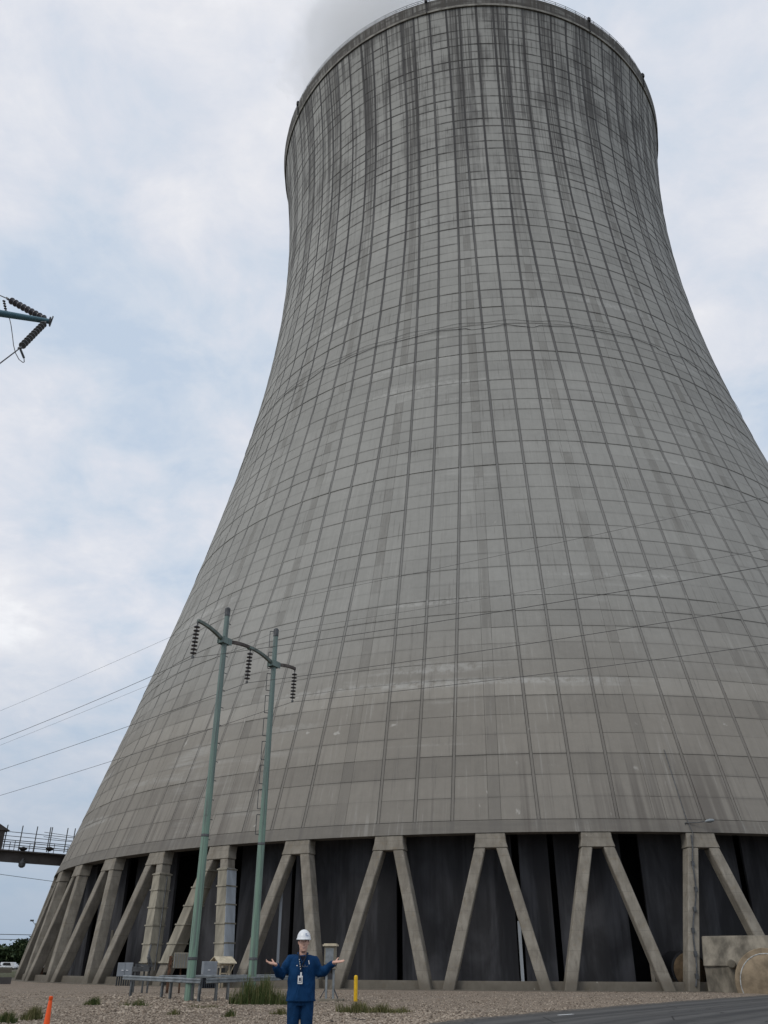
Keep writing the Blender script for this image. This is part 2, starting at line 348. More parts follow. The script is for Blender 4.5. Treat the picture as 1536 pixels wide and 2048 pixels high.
def gravel_mat():
    m = Mat('gravel', .95, 0, .15); p = m.geo(); o = m.sep(p)
    vo = m.n('ShaderNodeTexVoronoi'); m.set(vo.inputs['Vector'], p); vo.inputs['Scale'].default_value = 13
    vo2 = m.n('ShaderNodeTexVoronoi'); m.set(vo2.inputs['Vector'], p); vo2.inputs['Scale'].default_value = 30
    g = m.sep(vo.outputs['Color'])[0]; g2 = m.sep(vo2.outputs['Color'])[1]
    big = m.noise(p, .16, 4, .55); mid = m.noise(p, .8, 4, .6, .2)
    c = m.mix(g, (.14, .108, .080), (.43, .355, .285)); c = m.mix(.45, c, m.mix(g2, (.15, .118, .09), (.50, .43, .355)))
    c = m.mix(m.ss(vo.outputs['Distance'], .5, .85, 0, .55), c, (.035, .03, .026))
    c = m.mix(m.ss(big, .42, .62, 0, .35), c, (.24, .21, .175)); c = m.mix(m.ss(mid, .5, .68, 0, .4), c, (.14, .108, .080))
    gr = m.ss(m.noise(p, .35, 5, .6, .3), .6, .72, 0, .35); c = m.mix(gr, c, (.10, .105, .055))
    far = m.ss(m.ma('SQRT', m.ma('ADD', m.ma('MULTIPLY', o[0], o[0]), m.ma('MULTIPLY', o[1], o[1]))), 90, 130)
    c = m.mix(far, c, m.mix(m.ss(m.noise(p, .02, 3), .4, .6), (.115, .105, .085), (.085, .09, .05)))
    m.col(c); m.bump(m.ma('ADD', vo.outputs['Distance'], vo2.outputs['Distance']), .8, .05); return m.m
M['gravel'] = gravel_mat()
def stone_mat():
    m = Mat('stone', .9, 0, .2); r = m.attr('rnd'); r2 = m.attr('rnd2')
    c = m.mix(r, (.105, .083, .063), (.44, .375, .305)); c = m.mix(m.ss(r2, .8, .95, 0, .6), c, (.26, .20, .15)); m.col(c); return m.m
M['stone'] = stone_mat()
def asphalt_mat():
    m = Mat('asphalt', .85, 0, .3); p = m.geo(); a = m.attr('across')
    n = m.noise(p, 9, 5, .7); b = m.noise(p, .5, 4, .55)
    t = m.noise(m.comb(a, 0.0, 0.0), 1.15, 3, .5)
    c = m.mix(m.ss(t, .38, .6), (.040, .041, .043), (.088, .088, .087)); c = m.mix(m.ss(a, .2, 1.2, .75, 0), c, (.032, .033, .035))
    c = m.mix(.5, c, m.mix(n, (.5, .5, .5), (1.5, 1.5, 1.5)), 'MULTIPLY'); c = m.mix(m.ss(b, .45, .65, 0, .35), c, (.075, .074, .072))
    cr = m.n('ShaderNodeTexVoronoi', feature='DISTANCE_TO_EDGE'); m.set(cr.inputs['Vector'], m.noise(p, 1.0, 2) if 0 else p); cr.inputs['Scale'].default_value = .33
    c = m.mix(m.ma('MULTIPLY', m.ss(cr.outputs['Distance'], .012, .003), m.ss(b, .4, .5)), c, (.018, .018, .018))
    c = m.mix(m.ma('MULTIPLY', m.ss(a, .9, .0), m.ss(n, .42, .62)), c, (.22, .19, .155)); m.col(c); m.bump(n, .4, .02); return m.m
M['asphalt'] = asphalt_mat()
def grass_mat(name, g, dry):
    m = Mat(name, .7, 0, .2); r = m.attr('rnd'); h = m.attr('hh')
    c = m.mix(m.ss(r, .45, .95), g, dry); c = m.mix(m.ss(h, .7, 1.0, 0, .5), c, dry); m.col(c); return m.m
M['grass'] = grass_mat('green grass blades', (.045, .072, .020), (.15, .145, .06))
M['grassdry'] = grass_mat('yellowing grass blades', (.085, .095, .032), (.20, .175, .085))
M['leaf'] = grass_mat('tree leaves', (.022, .040, .016), (.055, .075, .03))
M['bark'] = simple('bark', (.07, .055, .04), .9)

# ------------------------------------------------------------------ ground and road
xs = np.unique(np.concatenate([[-4000, -1500, -600, -250, -120, -80], np.arange(-60, 60.1, 1.0), [80, 120, 250, 600, 1500, 4000]]))
ysg = np.unique(np.concatenate([[-2500, -600, -120, -30, -8], np.arange(0, 66.1, .6), [75, 90, 120, 200, 400, 900, 2000, 5000]]))
gx, gy = np.meshgrid(xs, ysg); gzz = gh(gx, gy); nx, ny = len(xs), len(ysg)
ii = (np.arange(ny-1)[:, None]*nx + np.arange(nx-1)[None]).ravel()
g_o = np_mesh('ground', np.stack([gx.ravel(), gy.ravel(), gzz.ravel()], 1), np.stack([ii, ii+1, ii+1+nx, ii+nx], 1), M['gravel'], smooth=True); tag(g_o, kind='structure')
edge_px = [(862, 2052), (1000, 2036.5), (1150, 2023), (1300, 2010.5), (1420, 2001), (1536, 1992.5)]
EG = [onz(*q) for q in edge_px]; d0 = (EG[1]-EG[0]).normalized(); d1 = (EG[-1]-EG[-2]).normalized()
EG = [EG[0]-d0*30, EG[0]-d0*8] + EG + [EG[-1]+d1*20, EG[-1]+d1*60]
EG2 = []
for i_ in range(len(EG)-1):
    L__ = (EG[i_+1]-EG[i_]).length; n__ = max(1, int(L__/.35)) if 1 <= i_ < len(EG)-2 else 1
    for j_ in range(n__): EG2.append(EG[i_].lerp(EG[i_+1], j_/n__))
EG2.append(EG[-1]); EG = EG2; EJ = rng.normal(0, .05, len(EG)) + .10*np.sin(np.arange(len(EG))*.37) + .06*np.sin(np.arange(len(EG))*1.3)
RV = []; RF = []; AC = []; cols = [0, .04, .3, .6, 1, 1.5, 2, 2.6, 3.2, 4, 5, 6.5, 8, 9.5, 11]
for qi, q in enumerate(EG):
    dd = Vector((.87, -.49, 0))
    for k, c_ in enumerate(cols):
        w = q + dd*(c_ + EJ[qi]*max(0, 1-c_/.6)); RV.append((w.x, w.y, (.0 if k == 0 else .075)+gz(w.x, w.y)*.2)); AC.append(c_)
K = len(cols)
for i in range(len(EG)-1):
    for k in range(K-1): RF.append((i*K+k, i*K+k+1, (i+1)*K+k+1, (i+1)*K+k))
road = np_mesh('road', RV, RF, M['asphalt'], {'across': AC}, smooth=True); tag(road, kind='structure')
mk = MB(); a_, b_ = onz(1118, 2036.5), onz(1146, 2034.5)
mk.bar(a_+Vector((0, 0, .087)), b_+Vector((0, 0, .087)), .12, .006)
tag(mk.solo('road_marking', M['whitepaint'], a_), kind='structure')

# loose stones: real pebbles on the gravel apron, one countless mass
def stones(name, n, area, smin, smax, label=None, sink=.25):
    P = []; px, py = area
    while len(P) < n:
        q = onz(random.uniform(*px), random.uniform(*py)); P.append((q.x, q.y))
    P = np.array(P); sz = smin + (smax-smin)*rng.random(n)**3
    bi = bmesh.new(); bmesh.ops.create_icosphere(bi, subdivisions=1, radius=1); bi.verts.ensure_lookup_table()
    base = np.array([v.co[:] for v in bi.verts]); F0 = np.array([[v.index for v in f.verts] for f in bi.faces]); bi.free(); K_ = len(base)
    V = np.repeat(base[None], n, 0)*(.72+.5*rng.random((n, K_, 1)))*np.stack([np.ones(n), .6+.4*rng.random(n), .45+.3*rng.random(n)], 1)[:, None]
    a1, a2 = rng.random(n)*6.28, rng.normal(0, .4, n); ca, sa, cb_, sb_ = [f(q)[:, None] for q in (a1, a2) for f in (np.cos, np.sin)]
    y2 = V[:, :, 1]*cb_ - V[:, :, 2]*sb_; z2 = V[:, :, 1]*sb_ + V[:, :, 2]*cb_; X = V[:, :, 0]*ca - y2*sa; Y = V[:, :, 0]*sa + y2*ca
    h = gh(P[:, 0], P[:, 1])
    V = np.stack([X*sz[:, None]+P[:, :1], Y*sz[:, None]+P[:, 1:], z2*sz[:, None]+h[:, None]+sz[:, None]*sink], 2).reshape(-1, 3)
    F = (F0[None]+K_*np.arange(n)[:, None, None]).reshape(-1, 3)
    o = np_mesh(name, V, F, M['stone'], {'rnd': np.repeat(rng.random(n), K_), 'rnd2': np.repeat(rng.random(n), K_)})
    return tag(o, label, None, None, 'stuff')
stones('gravel', 42000, ((-40, 1480), (1984, 2056)), .015, .05)
stones('pebbles', 2600, ((200, 470), (1996, 2028)), .025, .085)
stones('rubble', 5000, ((620, 960), (2022, 2056)), .018, .06)

# ------------------------------------------------------------------ cooling tower
tower = thing('cooling_tower', 'huge streaked concrete hyperbolic cooling tower standing on splayed columns', 'cooling tower', (TX, TY, 0))
TC = Vector((TX, TY, 0))
def cyl(r, deg, z): return Vector((TX + r*math.cos(R(deg)), TY + r*math.sin(R(deg)), z))
def revolve(prof, n=240, a0=0, a1=360, close=False):
    full = abs(a1-a0) >= 360; k = n if full else n+1
    A = np.radians(a0 + (a1-a0)*np.arange(k)/n); V = []; F = []
    for r, z in prof: V.append(np.stack([r*np.cos(A), r*np.sin(A), np.full(k, z)], 1))
    m = len(prof); V = np.concatenate(V)
    for i in range(m if close else m-1):
        j = (i+1) % m
        for q in range(n): F.append((i*k+q, i*k+(q+1) % k, j*k+(q+1) % k, j*k+q))
    return V, F
zs = list(np.linspace(11.0, 147.9, 90))
prof = [(rad(z)-.06, z) for z in zs] + [(rad(z)-.75, z) for z in zs[::-1]]
shell = np_mesh('shell', *revolve(prof, close=True), M['joint'], parent=tower, smooth=False)
def ringpart(name, prof, mat, smooth=False, **k): return np_mesh(name, *revolve(prof, close=True, **k), mat, parent=tower, smooth=smooth)
ringpart('lintel_beam', [(RL+.03, ZL), (rad(11.0)+.05, 11.0), (rad(11.0)-.9, 11.0), (RL-1.25, ZL)], M['shell'])
r0 = rad(147.9)
ringpart('drip_edge', [(r0+.165, 147.60), (r0+.20, 147.60), (r0+.24, 148.05), (r0+.20, 148.05)], M['limelip'])
ringpart('rim_beam', [(r0+.06, 147.63), (r0+.16, 147.66), (rad(ZH)+.18, ZH), (rad(ZH)-.8, ZH), (r0-.7, 147.63)], M['rim'])
# lifts
zj = [11.03]
while True:
    s_ = (rad(zj[-1]+.5)-rad(zj[-1]-.5)); zn = zj[-1] + 1.81/math.sqrt(1+s_*s_)
    if zn > 147.0: break
    zj.append(zn)
zj.append(147.62); NL = len(zj)-1
kinds = []                                # five panels per 12 degree bay, given as functions of the radius
def bay_cols(r):
    g = .135/r*180/math.pi; w = 6-2.9/r*180/math.pi; s_ = .46/r*180/math.pi; q = .010/r*180/math.pi
    return [(-6+g, -w-g), (-w+g, -s_-q), (-s_+q, s_-q), (s_+q, w-g), (w+g, 6-g)]
LT = np.clip(rng.normal(.5, .16, NL), .15, .85); LT[:9] = (.36, .48, .26, .66, .58, .44, .92, .50, .42)
allp = []; meshes = {}
for li in range(NL):
    za, zb = zj[li]+.016, zj[li+1]-.016; ra, rb_ = rad(za), rad(zb); off = rng.normal(0, .012)
    for kd in range(5):
        pr = []
        for bay in range(30):
            c = STRIP0 + 12*bay; a, b = bay_cols(ra)[kd]; zc_ = (za+zb)/2; P = cyl((ra+rb_)/2, c+(a+b)/2, zc_)
            v = P - Vector((0, 0, CH)); dz = v.dot(_fw); sx = 768+FPX*v.dot(_r2)/dz if dz > 1 else -9999; sy = 1024-FPX*v.dot(_u2)/dz if dz > 1 else -9999
            nrm = Vector((math.cos(R(c+(a+b)/2)), math.sin(R(c+(a+b)/2)), .3)).normalized(); f = -v.normalized().dot(nrm)
            ok = 0 < sx < 1536 and 0 < sy < 2048 and f > .05
            allp.append(((ra*R(b-a))*1.75*f/v.length_squared if ok else 0, li, kd, bay))
allp.sort(reverse=True); single = {q[1:] for q in allp[:300]}
offs = rng.normal(0, .014, (NL, 30, 5)); lof = rng.normal(0, .018, NL)
JG = np.clip(rng.gamma(1.5, .0042, NL+1), .002, .011); JG[28:] = np.minimum(JG[28:], .007)
def panel_verts(li, kd, ang, ex):
    g1 = JG[li]; g2 = JG[li+1]; za, zb = zj[li]+g1, zj[li+1]-g2; out = []
    for dep in (0, 1):
        for z in (za, zb):
            a, b = bay_cols(rad(z))[kd]; rr = rad(z) + ex + (.012 if z == za else -.008) - dep*(.10+ex)
            nseg = 2
            for s_ in range(nseg+1):
                t = R(ang + a + (b-a)*s_/nseg); out.append((rr*math.cos(t), rr*math.sin(t), z))
    return out
PF = []
for s_ in range(2): PF += [(s_, s_+1, s_+4, s_+3)]
PF += [(6, 7, 1, 0), (7, 8, 2, 1), (3, 4, 10, 9), (4, 5, 11, 10), (0, 3, 9, 6), (2, 8, 11, 5)]
LVp = [0, 0, 0, 1, 1, 1]*2
SV = []; SF = []; SL = []; SLV = []; SR = []
for li in range(NL):
    for kd in range(5):
        for bay in range(30):
            ang = STRIP0 + 12*bay
            if (li, kd, bay) in single: continue
            ex = float(np.clip(offs[li, bay, kd]*.6+lof[li], -.04, .05)); b0 = len(SV)
            SV += panel_verts(li, kd, ang, ex); SF += [tuple(i+b0 for i in f) for f in PF]
            SL += [li+.5]*12; SLV += LVp; SR += [random.random()]*12
RV_ = []; RF_2 = []; RL_ = []; RLV = []; RR_ = []
for bay in range(30):
    for kind in range(3):
        prev = None
        for li in range(NL+1):
            z = min(max(zj[li], 11.03), 147.6); r_ = rad(z); cen = (6.0, 6-2.9/r_*180/math.pi, -(6-2.9/r_*180/math.pi))[kind]; hw_ = .098/r_*180/math.pi; b0 = len(RV_)
            for da, dr in ((-hw_, -.07), (-hw_, .0), (hw_, .0), (hw_, -.07)):
                t = R(STRIP0+12*bay+cen+da); RV_.append(((r_+dr)*math.cos(t), (r_+dr)*math.sin(t), z))
            RL_ += [li+.5]*4; RLV += [.5]*4; RR_ += [.35]*4
            if prev is not None: RF_2 += [(prev+q, prev+q+1, b0+q+1, b0+q) for q in range(3)]
            prev = b0
jr_o = np_mesh('joint_ribs', RV_, RF_2, M['shell'], {'lift': RL_, 'lv': RLV, 'rnd': RR_, 'lt': [.4]*len(RL_)}, parent=shell); jr_o['kind'] = 'stuff'
sp_o = np_mesh('panel_courses', SV, SF, M['shell'], {'lift': SL, 'lv': SLV, 'rnd': SR, 'lt': [LT[int(q)] for q in SL]}, parent=shell); sp_o['kind'] = 'stuff'
for (li, kd, bay) in sorted(single):
    key = (li, kd)
    if key not in meshes:
        me = bpy.data.meshes.new('concrete_panel'); me.from_pydata(panel_verts(li, kd, 0, float(np.clip(lof[li], -.04, .05))), [], PF)
        for an, av in (('lift', [li+.5]*12), ('lv', LVp), ('rnd', [random.random()]*12), ('lt', [LT[li]]*12)):
            at = me.attributes.new(an, 'FLOAT', 'POINT'); at.data.foreach_set('value', av)
        me.materials.append(M['shell']); meshes[key] = me
    o = link('concrete_panel', meshes[key], None, shell); o.rotation_euler.z = R(STRIP0+12*bay); sc_ = 1+offs[li, bay, kd]*.4/60; o.scale = (sc_, sc_, 1)
# supporting columns
def colpt(phi, t, z, dep=0.0):
    r = RL + (ZL-z)*(RB-RL)/ZL - dep - .04; e = Vector((math.cos(R(phi)), math.sin(R(phi)), 0)); q = Vector((-e.y, e.x, 0)); return TC + e*r + q*t + Vector((0, 0, z))
def colprism(phi, poly, d0_, d1_):
    m = MB(); n = len(poly); P = [colpt(phi, t, z, d0_) for t, z in poly] + [colpt(phi, t, z, d1_) for t, z in poly]
    return m.add(P, [tuple(range(n)), tuple(range(2*n-1, n-1, -1))] + [(i, n+i, n+(i+1) % n, (i+1) % n) for i in range(n)])
CT, CB_, HW = .79, 3.22, .40
for k in range(-4, 20):
    phi = PH0 + 7.5*k
    colm = colprism(phi, [(-1.09, ZL-.003), (1.09, ZL-.003), (1.12, 9.55), (CT+HW+.06, 9.02), (CT-HW, 9.02), (-CT+HW, 9.02), (-CT-HW-.06, 9.02), (-1.12, 9.55)], 0, 1.05)
    co = colm.part('support_column', M['leg'], tower, bevel=.05)
    for s_ in (-1, 1):
        clad = (k == 2 and s_ == 1) or (k == 3)
        wd = HW*(1.12 if clad else 1.0); ztop = 9.018
        lp = [(s_*(CT-HW), ztop), (s_*(CT+HW), ztop), (s_*(CB_+wd), -.02), (s_*(CB_-wd), -.02)]
        lo = colprism(phi, lp, .02, 1.0).part('leg', M['leg'], co, bevel=.06)
        if clad:
            lo['label'] = 'leg boxed in beige sheet cladding with clamp bands'
            lp2 = [(s_*(CT+(CB_-CT)*(ztop-z)/ztop + sg*(HW+.07)), z) for z, sg in ((8.3, -1), (8.3, 1), (1.5, 1), (1.5, -1))]
            colprism(phi, lp2, -.10, 1.12).part('cladding', M['clad'], co, bevel=.03)
            if s_ == 1 and k == 3:
                sp_ = [(s_*(CT+(CB_-CT)*(ztop-z)/ztop) + HW+dx, z) for z, dx in ((8.28, .073), (8.28, .095), (1.52, .095), (1.52, .073))]
                colprism(phi, sp_, -.06, 1.06).part('cladding', M['cladwhite'], co)
            elif s_ == 1:
                mm = MB()
                tt = lambda z: s_*(CT+(CB_-CT)*(ztop-z)/ztop)
                mm.tube([colpt(phi, tt(8)+HW+.2, 8, .6), colpt(phi, tt(1)+HW+.2, 1, .6)], .05, 6); mm.part('conduit', M['galvdark'], co)
            for zb_ in (8.2, 6.95, 5.6, 4.25, 2.9, 1.6):
                tcen = s_*(CT+(CB_-CT)*(ztop-zb_)/ztop); pp = [(tcen-HW-.13, zb_-.05), (tcen+HW+.13, zb_-.05), (tcen+HW+.13, zb_+.05), (tcen-HW-.13, zb_+.05)]
                colprism(phi, pp, -.16, 1.17).part('collar', M['clad'], co)
# basin wall, footing pad, soffit, fill
ringpart('basin_wall', [(RB-.62, 0), (RB-.66, .56), (RB-.95, .56), (RB-.95, 0)], M['leg'])
ringpart('footing_pad', [(RB+.35, -.2), (RB+.35, .045), (RB-.58, .045), (RB-.58, -.2)], M['leg'])
RF_ = 56.0
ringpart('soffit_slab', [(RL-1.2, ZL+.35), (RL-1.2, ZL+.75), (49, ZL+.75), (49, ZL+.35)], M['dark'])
ringpart('interior_shade_ring', [(53.2, 0.02), (53.2, ZL+.3), (52.8, ZL+.3), (52.8, 0.02)], M['dark'])  # added black ring stands in for the open, unlit interior behind the gaps
def az_on(px, py, r):                     # azimuth where the sight line meets the cylinder r about the tower
    v = ray(px, py); d = Vector((v.x, v.y)).normalized(); c = Vector((TX, TY)); b = d.dot(c); h2 = c.length_squared-b*b; t = b - math.sqrt(max(r*r-h2, 0)); q = d*t-c
    return math.degrees(math.atan2(q.y, q.x))
gaps = sorted(az_on(px, 1830, RF_) for px in (248, 365, 465, 585, 797, 1040, 1112, 1264, 1290, 1500))
gaps = [gaps[0]-8*i for i in range(8, 0, -1)] + gaps + [gaps[-1]+8.5*i for i in range(1, 9)]
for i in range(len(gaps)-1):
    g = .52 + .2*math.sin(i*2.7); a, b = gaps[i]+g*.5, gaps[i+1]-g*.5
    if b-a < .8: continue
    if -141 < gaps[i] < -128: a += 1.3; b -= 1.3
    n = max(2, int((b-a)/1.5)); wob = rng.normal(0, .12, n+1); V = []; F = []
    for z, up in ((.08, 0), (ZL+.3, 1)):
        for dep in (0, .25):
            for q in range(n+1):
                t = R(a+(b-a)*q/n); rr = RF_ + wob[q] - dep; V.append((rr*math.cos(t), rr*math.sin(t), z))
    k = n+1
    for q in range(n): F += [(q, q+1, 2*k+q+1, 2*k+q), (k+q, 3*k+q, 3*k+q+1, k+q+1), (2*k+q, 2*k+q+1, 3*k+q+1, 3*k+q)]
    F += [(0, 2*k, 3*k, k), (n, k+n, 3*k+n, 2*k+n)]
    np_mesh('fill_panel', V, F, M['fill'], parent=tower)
def ringpost(px, py0, py1, r, w, mat):
    m = MB(); az = az_on(px, py0, r)
    def zz(py): v = ray(px, py); q = cyl(r, az, 0); return CH + v.z/math.hypot(v.x, v.y)*math.hypot(q.x, q.y)
    m.bar(cyl(r, az, .3), cyl(r, az, zz(py1)), w, w); return m.part('drain_post', mat, tower)
for px, y0, y1 in ((554, 1950, 1755), (1046, 1965, 1842), (1308, 1968, 1870), (131, 1950, 1880), (213, 1950, 1860)): ringpost(px, y0, y1, 58.2, .2, M['cladwhite'] if px > 500 and px < 1200 else M['leg'])
# rim railing and lamps on the rim
rr = MB(); rz = rad(ZH)+.05
for i in range(0, 360, 3): rr.bar(cyl(rz, i, ZH), cyl(rz, i, ZH+1.15), .07, .07)
for h in (.6, 1.12): rr.tube([cyl(rz, i, ZH+h) for i in range(0, 361, 3)], .04, 5, cap=False)
rr.part('rim_railing', M['galvdark'], tower)
for px, py in ((1176, 40), (598, 204), (852, 0), (1312, 276)):
    az = az_on(px, py, rad(ZH)); m = MB(); q = cyl(rad(ZH)+.2, az, ZH+.2); m.box(q, (.5, .5, .7)); m.lathe([(.2, 0), (.28, .15), (.2, .4), (.08, .5)], q+Vector((0, 0, .35)), 10)
    m.bar(q+Vector((0, 0, -.3)), cyl(rad(147)+.5, az, 147.4), .16, .16); m.part('warning_light', M['black'], tower)
# slack cable hung round the waist
cb_ = MB(); ZC = 73.6; pth = []
for i in range(0, 361):
    a_ = STRIP0 + i; f = ((i+6) % 12)/12; sag = (.25+.35*((i//12*7) % 3 == 0))*4*f*(1-f); pth.append(cyl(rad(ZC)+.12, a_, ZC-sag))
cb_.tube(pth, .032, 5, cap=False); cb_.part('waist_cable', M['black'], tower)
pth = [cyl(rad(ZC+1)+.12, STRIP0+i*.5, ZC+.75-.12*math.sin(i*.35)) for i in range(-90, 60)]
MB().tube(pth, .018, 5).part('waist_cable', M['black'], tower)
# lamp and cables on the lintel, conduit on a leg
az = az_on(1392, 1655, RL); m = MB(); q = cyl(rad(10.8)+.1, az, 10.75); e = (q-TC); e.z = 0; e.normalize(); tg = Vector((-e.y, e.x, 0))
m.tube([q-tg*.7, q+tg*.1+e*.2, q+tg*.55+e*.5+Vector((0, 0, .05))], .035, 6); m.tube([q-tg*.7, q-tg*.7+Vector((0, 0, -.5))], .03, 6)
m.part('lamp_bracket', M['galvdark'], tower)
ax = Matrix.Rotation(math.atan2(tg.y, tg.x), 3, 'Z'); m = MB()
m.lathe([(.02, -.38), (.10, -.25), (.14, 0), (.10, .28), (.03, .36)], q+tg*.95+e*.55+Vector((0, 0, .1)), 10, ax @ Matrix.Rotation(R(82), 3, 'Y')); m.part('lintel_lamp', M['galv'], tower, smooth=True)
phl = PH0+7.5*8; m = MB(); wob = [(-.72+.04*math.sin(z*2.1)-(CB_-CT)*max(0, 9-z)/9*0, z) for z in np.linspace(9.5, .4, 14)]
m.tube([colpt(phl, -CT-(CB_-CT)*max(0, 9.02-z)/9.02+.12*math.sin(z*1.3), z, -.06) for z in np.linspace(9.9, .3, 22)], .05, 6)
m.tube([cyl(rad(z)+.1, phl-.55-.02*z, z) for z in (16.5, 14, 12, 11.2)] + [colpt(phl, -.6, 10, -.1), colpt(phl, -CT-.5, 7.6, -.08)], .03, 5)
m.part('conduit', M['galvdark'], tower)
for z in (7.9, 6.2, 4.9, 3.6, 2.2, .9):
    m = MB(); m.box(colpt(phl, -CT-(CB_-CT)*(9.02-z)/9.02+.12*math.sin(z*1.3), z, -.08), (.2, .16, .32)); m.part('conduit_box', M['galvdark'], tower)

# ------------------------------------------------------------------ steam
bm = bmesh.new(); bmesh.ops.create_icosphere(bm, subdivisions=4, radius=1)
for v in bm.verts:
    d = v.co.copy(); k = 1 + .16*math.sin(d.x*4+1)*math.sin(d.y*3.3+2) + .1*math.sin(d.z*7+d.x*5)
    v.co = Vector((d.x*35*k, d.y*35*k, d.z*34*k + 26 + d.z*6))
    v.co.x -= max(0, v.co.z)*.36
me = bpy.data.meshes.new('steam_plume'); bm.to_mesh(me); bm.free()
st = link('steam_plume', me, None, None, (TX-1, TY, 151)); tag(st, None, None, None, 'stuff')
mm = bpy.data.materials.new('steam'); mm.use_nodes = True; t_ = mm.node_tree; t_.nodes.clear()
vo = t_.nodes.new('ShaderNodeVolumePrincipled'); vo.inputs['Color'].default_value = (.985, .988, .99, 1); vo.inputs['Anisotropy'].default_value = .3
ou = t_.nodes.new('ShaderNodeOutputMaterial'); t_.links.new(vo.outputs[0], ou.inputs['Volume'])
tcn = t_.nodes.new('ShaderNodeTexCoord'); no = t_.nodes.new('ShaderNodeTexNoise'); no.inputs['Scale'].default_value = .075; no.inputs['Detail'].default_value = 7; no.inputs['Roughness'].default_value = .6; no.inputs['Distortion'].default_value = .4; t_.links.new(tcn.outputs['Object'], no.inputs['Vector'])
mr = t_.nodes.new('ShaderNodeMapRange'); mr.inputs['From Min'].default_value = .15; mr.inputs['From Max'].default_value = .26; mr.inputs['To Max'].default_value = .06
# thin towards the edge of the plume: noise minus distance from its axis
ge = t_.nodes.new('ShaderNodeVectorMath'); ge.operation = 'MULTIPLY'; t_.links.new(tcn.outputs['Object'], ge.inputs[0]); ge.inputs[1].default_value = (1/46, 1/46, 0)
sh = t_.nodes.new('ShaderNodeSeparateXYZ'); t_.links.new(tcn.outputs['Object'], sh.inputs[0])
def tm(op, a, b):
    n = t_.nodes.new('ShaderNodeMath'); n.operation = op
    for i, v in enumerate((a, b)):
        if isinstance(v, (int, float)): n.inputs[i].default_value = v
        else: t_.links.new(v, n.inputs[i])
    return n.outputs[0]
xx = tm('DIVIDE', tm('ADD', sh.outputs[0], tm('MULTIPLY', tm('MAXIMUM', sh.outputs[2], 0.0), .36)), 33.0); yy = tm('DIVIDE', sh.outputs[1], 36.0); zz2 = tm('DIVIDE', tm('SUBTRACT', sh.outputs[2], 26.0), 46.0)
rr2 = tm('ADD', tm('ADD', tm('MULTIPLY', xx, xx), tm('MULTIPLY', yy, yy)), tm('MULTIPLY', zz2, zz2))
t_.links.new(tm('SUBTRACT', no.outputs[0], tm('MULTIPLY', rr2, .5)), mr.inputs['Value']); t_.links.new(mr.outputs[0], vo.inputs['Density'])
me.materials.append(mm)

# ------------------------------------------------------------------ H-frame line structure
GP = 'insulator strings of the two-pole structure'
P1 = onground(377, 2000); d1_ = math.hypot(P1.x, P1.y); P2 = onz(501.5, 1991); d2_ = d1_*1.08; P2 = Vector((P2.x, P2.y, 0)).normalized()*d2_
def zat(px, py, d): return atd(px, py, d).z
hf = thing('transmission_structure', 'pale green two-pole line structure with bent crossarm before the tower', 'utility pole', (P1.x, P1.y, 0))
tops = []
def hpole(P, d, ytop, xt, rb_, rt_):
    zt_ = atd(xt, ytop, d).z; n = 9
    m = MB(); m.tube([(P.x, P.y, -.2)] + [(P.x, P.y, zt_*i/n) for i in range(1, n+1)], [rb_+(rt_-rb_)*i/n for i in range(n+1)], 12)
    o = m.part('pole', M['pole'], hf)
    for f in (.09, .37):
        r_ = (rb_+(rt_-rb_)*f)*1.035; MB().lathe([(r_, -.02), (r_+.012, 0), (r_, .1)], (P.x, P.y, zt_*f), 12).part('sleeve', M['galvdark'], o)
    MB().lathe([(rt_*1.08, -.45), (rt_*1.15, -.4), (rt_*1.15, -.02), (rt_*.6, .06)], (P.x, P.y, zt_), 12).part('pole_cap', M['galvdark'], o)
    return zt_, o
z1, po1 = hpole(P1, d1_, 1217, 453, .205, .13); z2, po2 = hpole(P2, d2_, 1259, 555, .205, .13)
za1, za2 = zat(447, 1287, d1_), zat(549, 1325, d2_); za = (za1+za2)/2
ud = (P2-P1); ud.z = 0; L12 = ud.length; ud.normalize(); nd = Vector((-ud.y, ud.x, 0))
A1 = Vector((P1.x, P1.y, za)); A2 = Vector((P2.x, P2.y, za)); AM = (A1+A2)/2 + Vector((0, 0, .32)); AL = A1 - ud*L12*.5 + Vector((0, 0, .42)); AR = A2 + ud*L12*.47 + Vector((0, 0, .34))
def arm(a, b, sag, mat):
    m = MB(); n = 8; P = [a.lerp(b, i/n)+Vector((0, 0, sag*4*(i/n)*(1-i/n))) for i in range(n+1)]
    m.tube(P, [(.13-.03*i/n, .10) for i in range(n+1)], 4); return m.part('crossarm', mat, hf)
arm(A1-ud*.1, AL, .12, M['armgreen']); arm(A1+ud*.1, AM, .08, M['arm']); arm(A2-ud*.1, AM, .10, M['armgreen']); arm(A2+ud*.1, AR, .08, M['arm'])
for A in (A1, A2):
    m = MB(); rot = Matrix.Rotation(math.atan2(ud.y, ud.x), 3, 'Z')
    for s_ in (-1, 1): m.box(A+nd*s_*.19, (.7, .03, .34), rot)
    for q in (-.28, .28): m.box(A+ud*q, (.05, .36, .3), rot)
    m.part('arm_clamp', M['pole'], hf)
m = MB(); m.box(AM+Vector((0, 0, -.04)), (.34, .26, .12), rot); m.part('arm_joint', M['pole'], hf)
